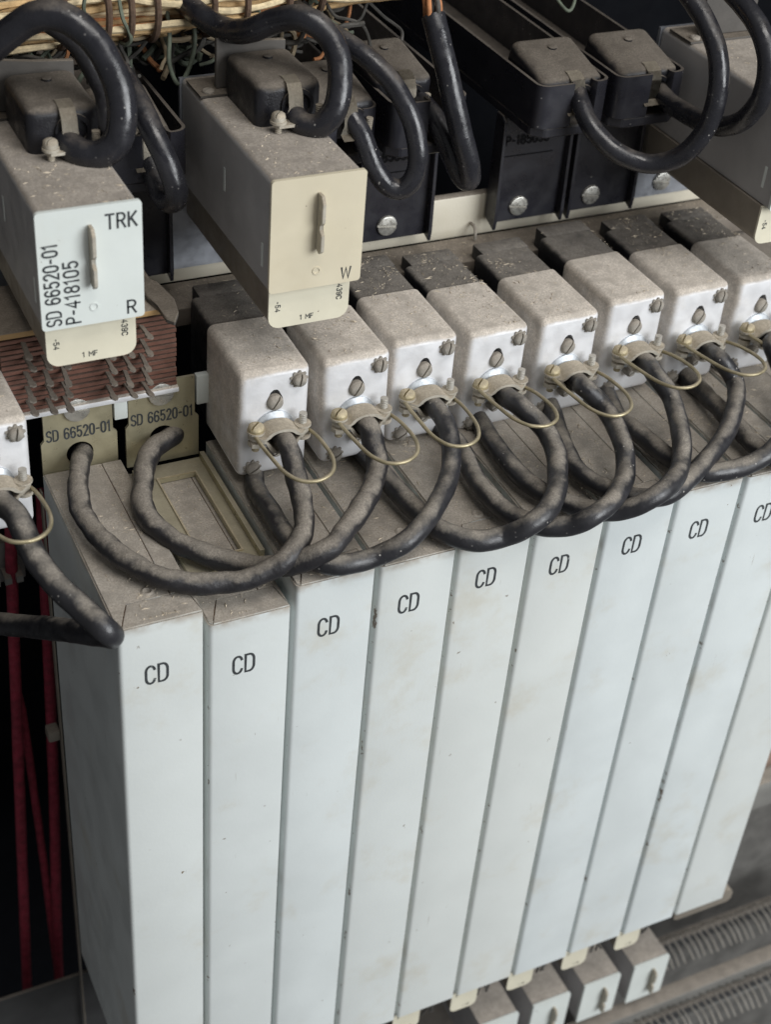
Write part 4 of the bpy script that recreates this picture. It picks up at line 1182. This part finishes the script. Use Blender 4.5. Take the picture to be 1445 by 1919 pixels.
# the green loop that hangs lowest between the TRK and W units
P = [(0.0925, 0.196, 0.545), (0.0915, 0.190, 0.536), (0.0900, 0.186, 0.524), (0.0935, 0.184, 0.5155), (0.0990, 0.186, 0.521), (0.1035, 0.190, 0.533), (0.1030, 0.194, 0.543), (0.0985, 0.198, 0.547)]
tube('loose_wire', P, 0.0011, 'wire_green', hs, n=8)
P = [(0.0600, 0.19, 0.535), (0.0520, 0.182, 0.530), (0.0430, 0.176, 0.521), (0.0440, 0.170, 0.514), (0.0500, 0.168, 0.512), (0.0560, 0.172, 0.516)]
tube('loose_wire', P, 0.0012, 'wire_green', hs, n=8)
# thin grey wire at the top right
tag(tube('thin_wire', [(0.298, 0.22, 0.548), (0.2985, 0.20, 0.536), (0.303, 0.190, 0.5295), (0.310, 0.196, 0.533), (0.316, 0.215, 0.548)], 0.0009, 'wire_green', n=8), 'thin grey green wire hanging in a small loop at the top edge right of centre', 'wire')

# ------------------------------------------------------------------ crumbs and lint lying on the dusty tops
bm = bmesh.new()
rc = random.Random(11)
def crumb(x, y, z):
    s = rc.choice((0.00018, 0.00025, 0.0003, 0.0004)) * rc.uniform(.7, 1.3)
    st = rc.choice((1, 1, 1.5, 4.5))
    a = rc.uniform(0, 6.28)
    ca, sa = math.cos(a), math.sin(a)
    q = [(-s * st, -s * .5, 0), (s * st, -s * .5, 0.2 * s), (0, s * .8, 0), (rc.uniform(-s, s), 0, s * 1.1)]
    v = [bm.verts.new((x + p[0] * ca - p[1] * sa, y + p[0] * sa + p[1] * ca, z + p[2])) for p in q]
    for f in ((0, 1, 2), (0, 3, 1), (1, 3, 2), (2, 3, 0)): bm.faces.new([v[i] for i in f])
def clustered(x0, x1, y0, y1):
    if rc.random() < .5: return rc.uniform(x0, x1), rc.uniform(y0, y1)
    cx, cy = rc.choice(clustered.c)
    return min(max(rc.gauss(x0 + cx * (x1 - x0), (x1 - x0) * .13), x0), x1), min(max(rc.gauss(y0 + cy * (y1 - y0), (y1 - y0) * .10), y0), y1)
for h_ in HOOD:
    clustered.c = [(rc.random(), rc.random()) for _ in range(4)]
    for k in range(90):
        x, y = clustered(h_[0] - .0135, h_[0] + .0135, h_[1] + .004, h_[1] + .043)
        crumb(x, y, h_[2] + 0.0168)
    for k in range(120):
        x, y = clustered(h_[0] - .0125, h_[0] + .0145, h_[1] + .046, h_[1] + .080)
        crumb(x, y, h_[2] + 0.0160)
for i in range(10):
    clustered.c = [(rc.random(), rc.random()) for _ in range(6)]
    for k in range(260):
        x, y = clustered(0.04 * i + .003, 0.04 * i + .038, 0.003, 0.113)
        crumb(x, y, H + PDZ[i])
for cx in (0.0178, 0.1152, 0.3790):
    clustered.c = [(rc.random(), rc.random()) for _ in range(6)]
    for k in range(200):
        x, y = clustered(cx - .018, cx + .018, 0.073, 0.155)
        crumb(x, y, 0.4685 + 0.0504)
clustered.c = [(rc.random(), rc.random()) for _ in range(20)]
for k in range(700):
    x, y = clustered(-.03, .45, 0.161, 0.185)
    crumb(x, y, 0.4120)
o = finish('dust_crumbs', bm, 'crumb')
o['kind'] = 'stuff'
tag(o, 'pale crumbs and lint scattered over the dusty horizontal tops', 'dust')
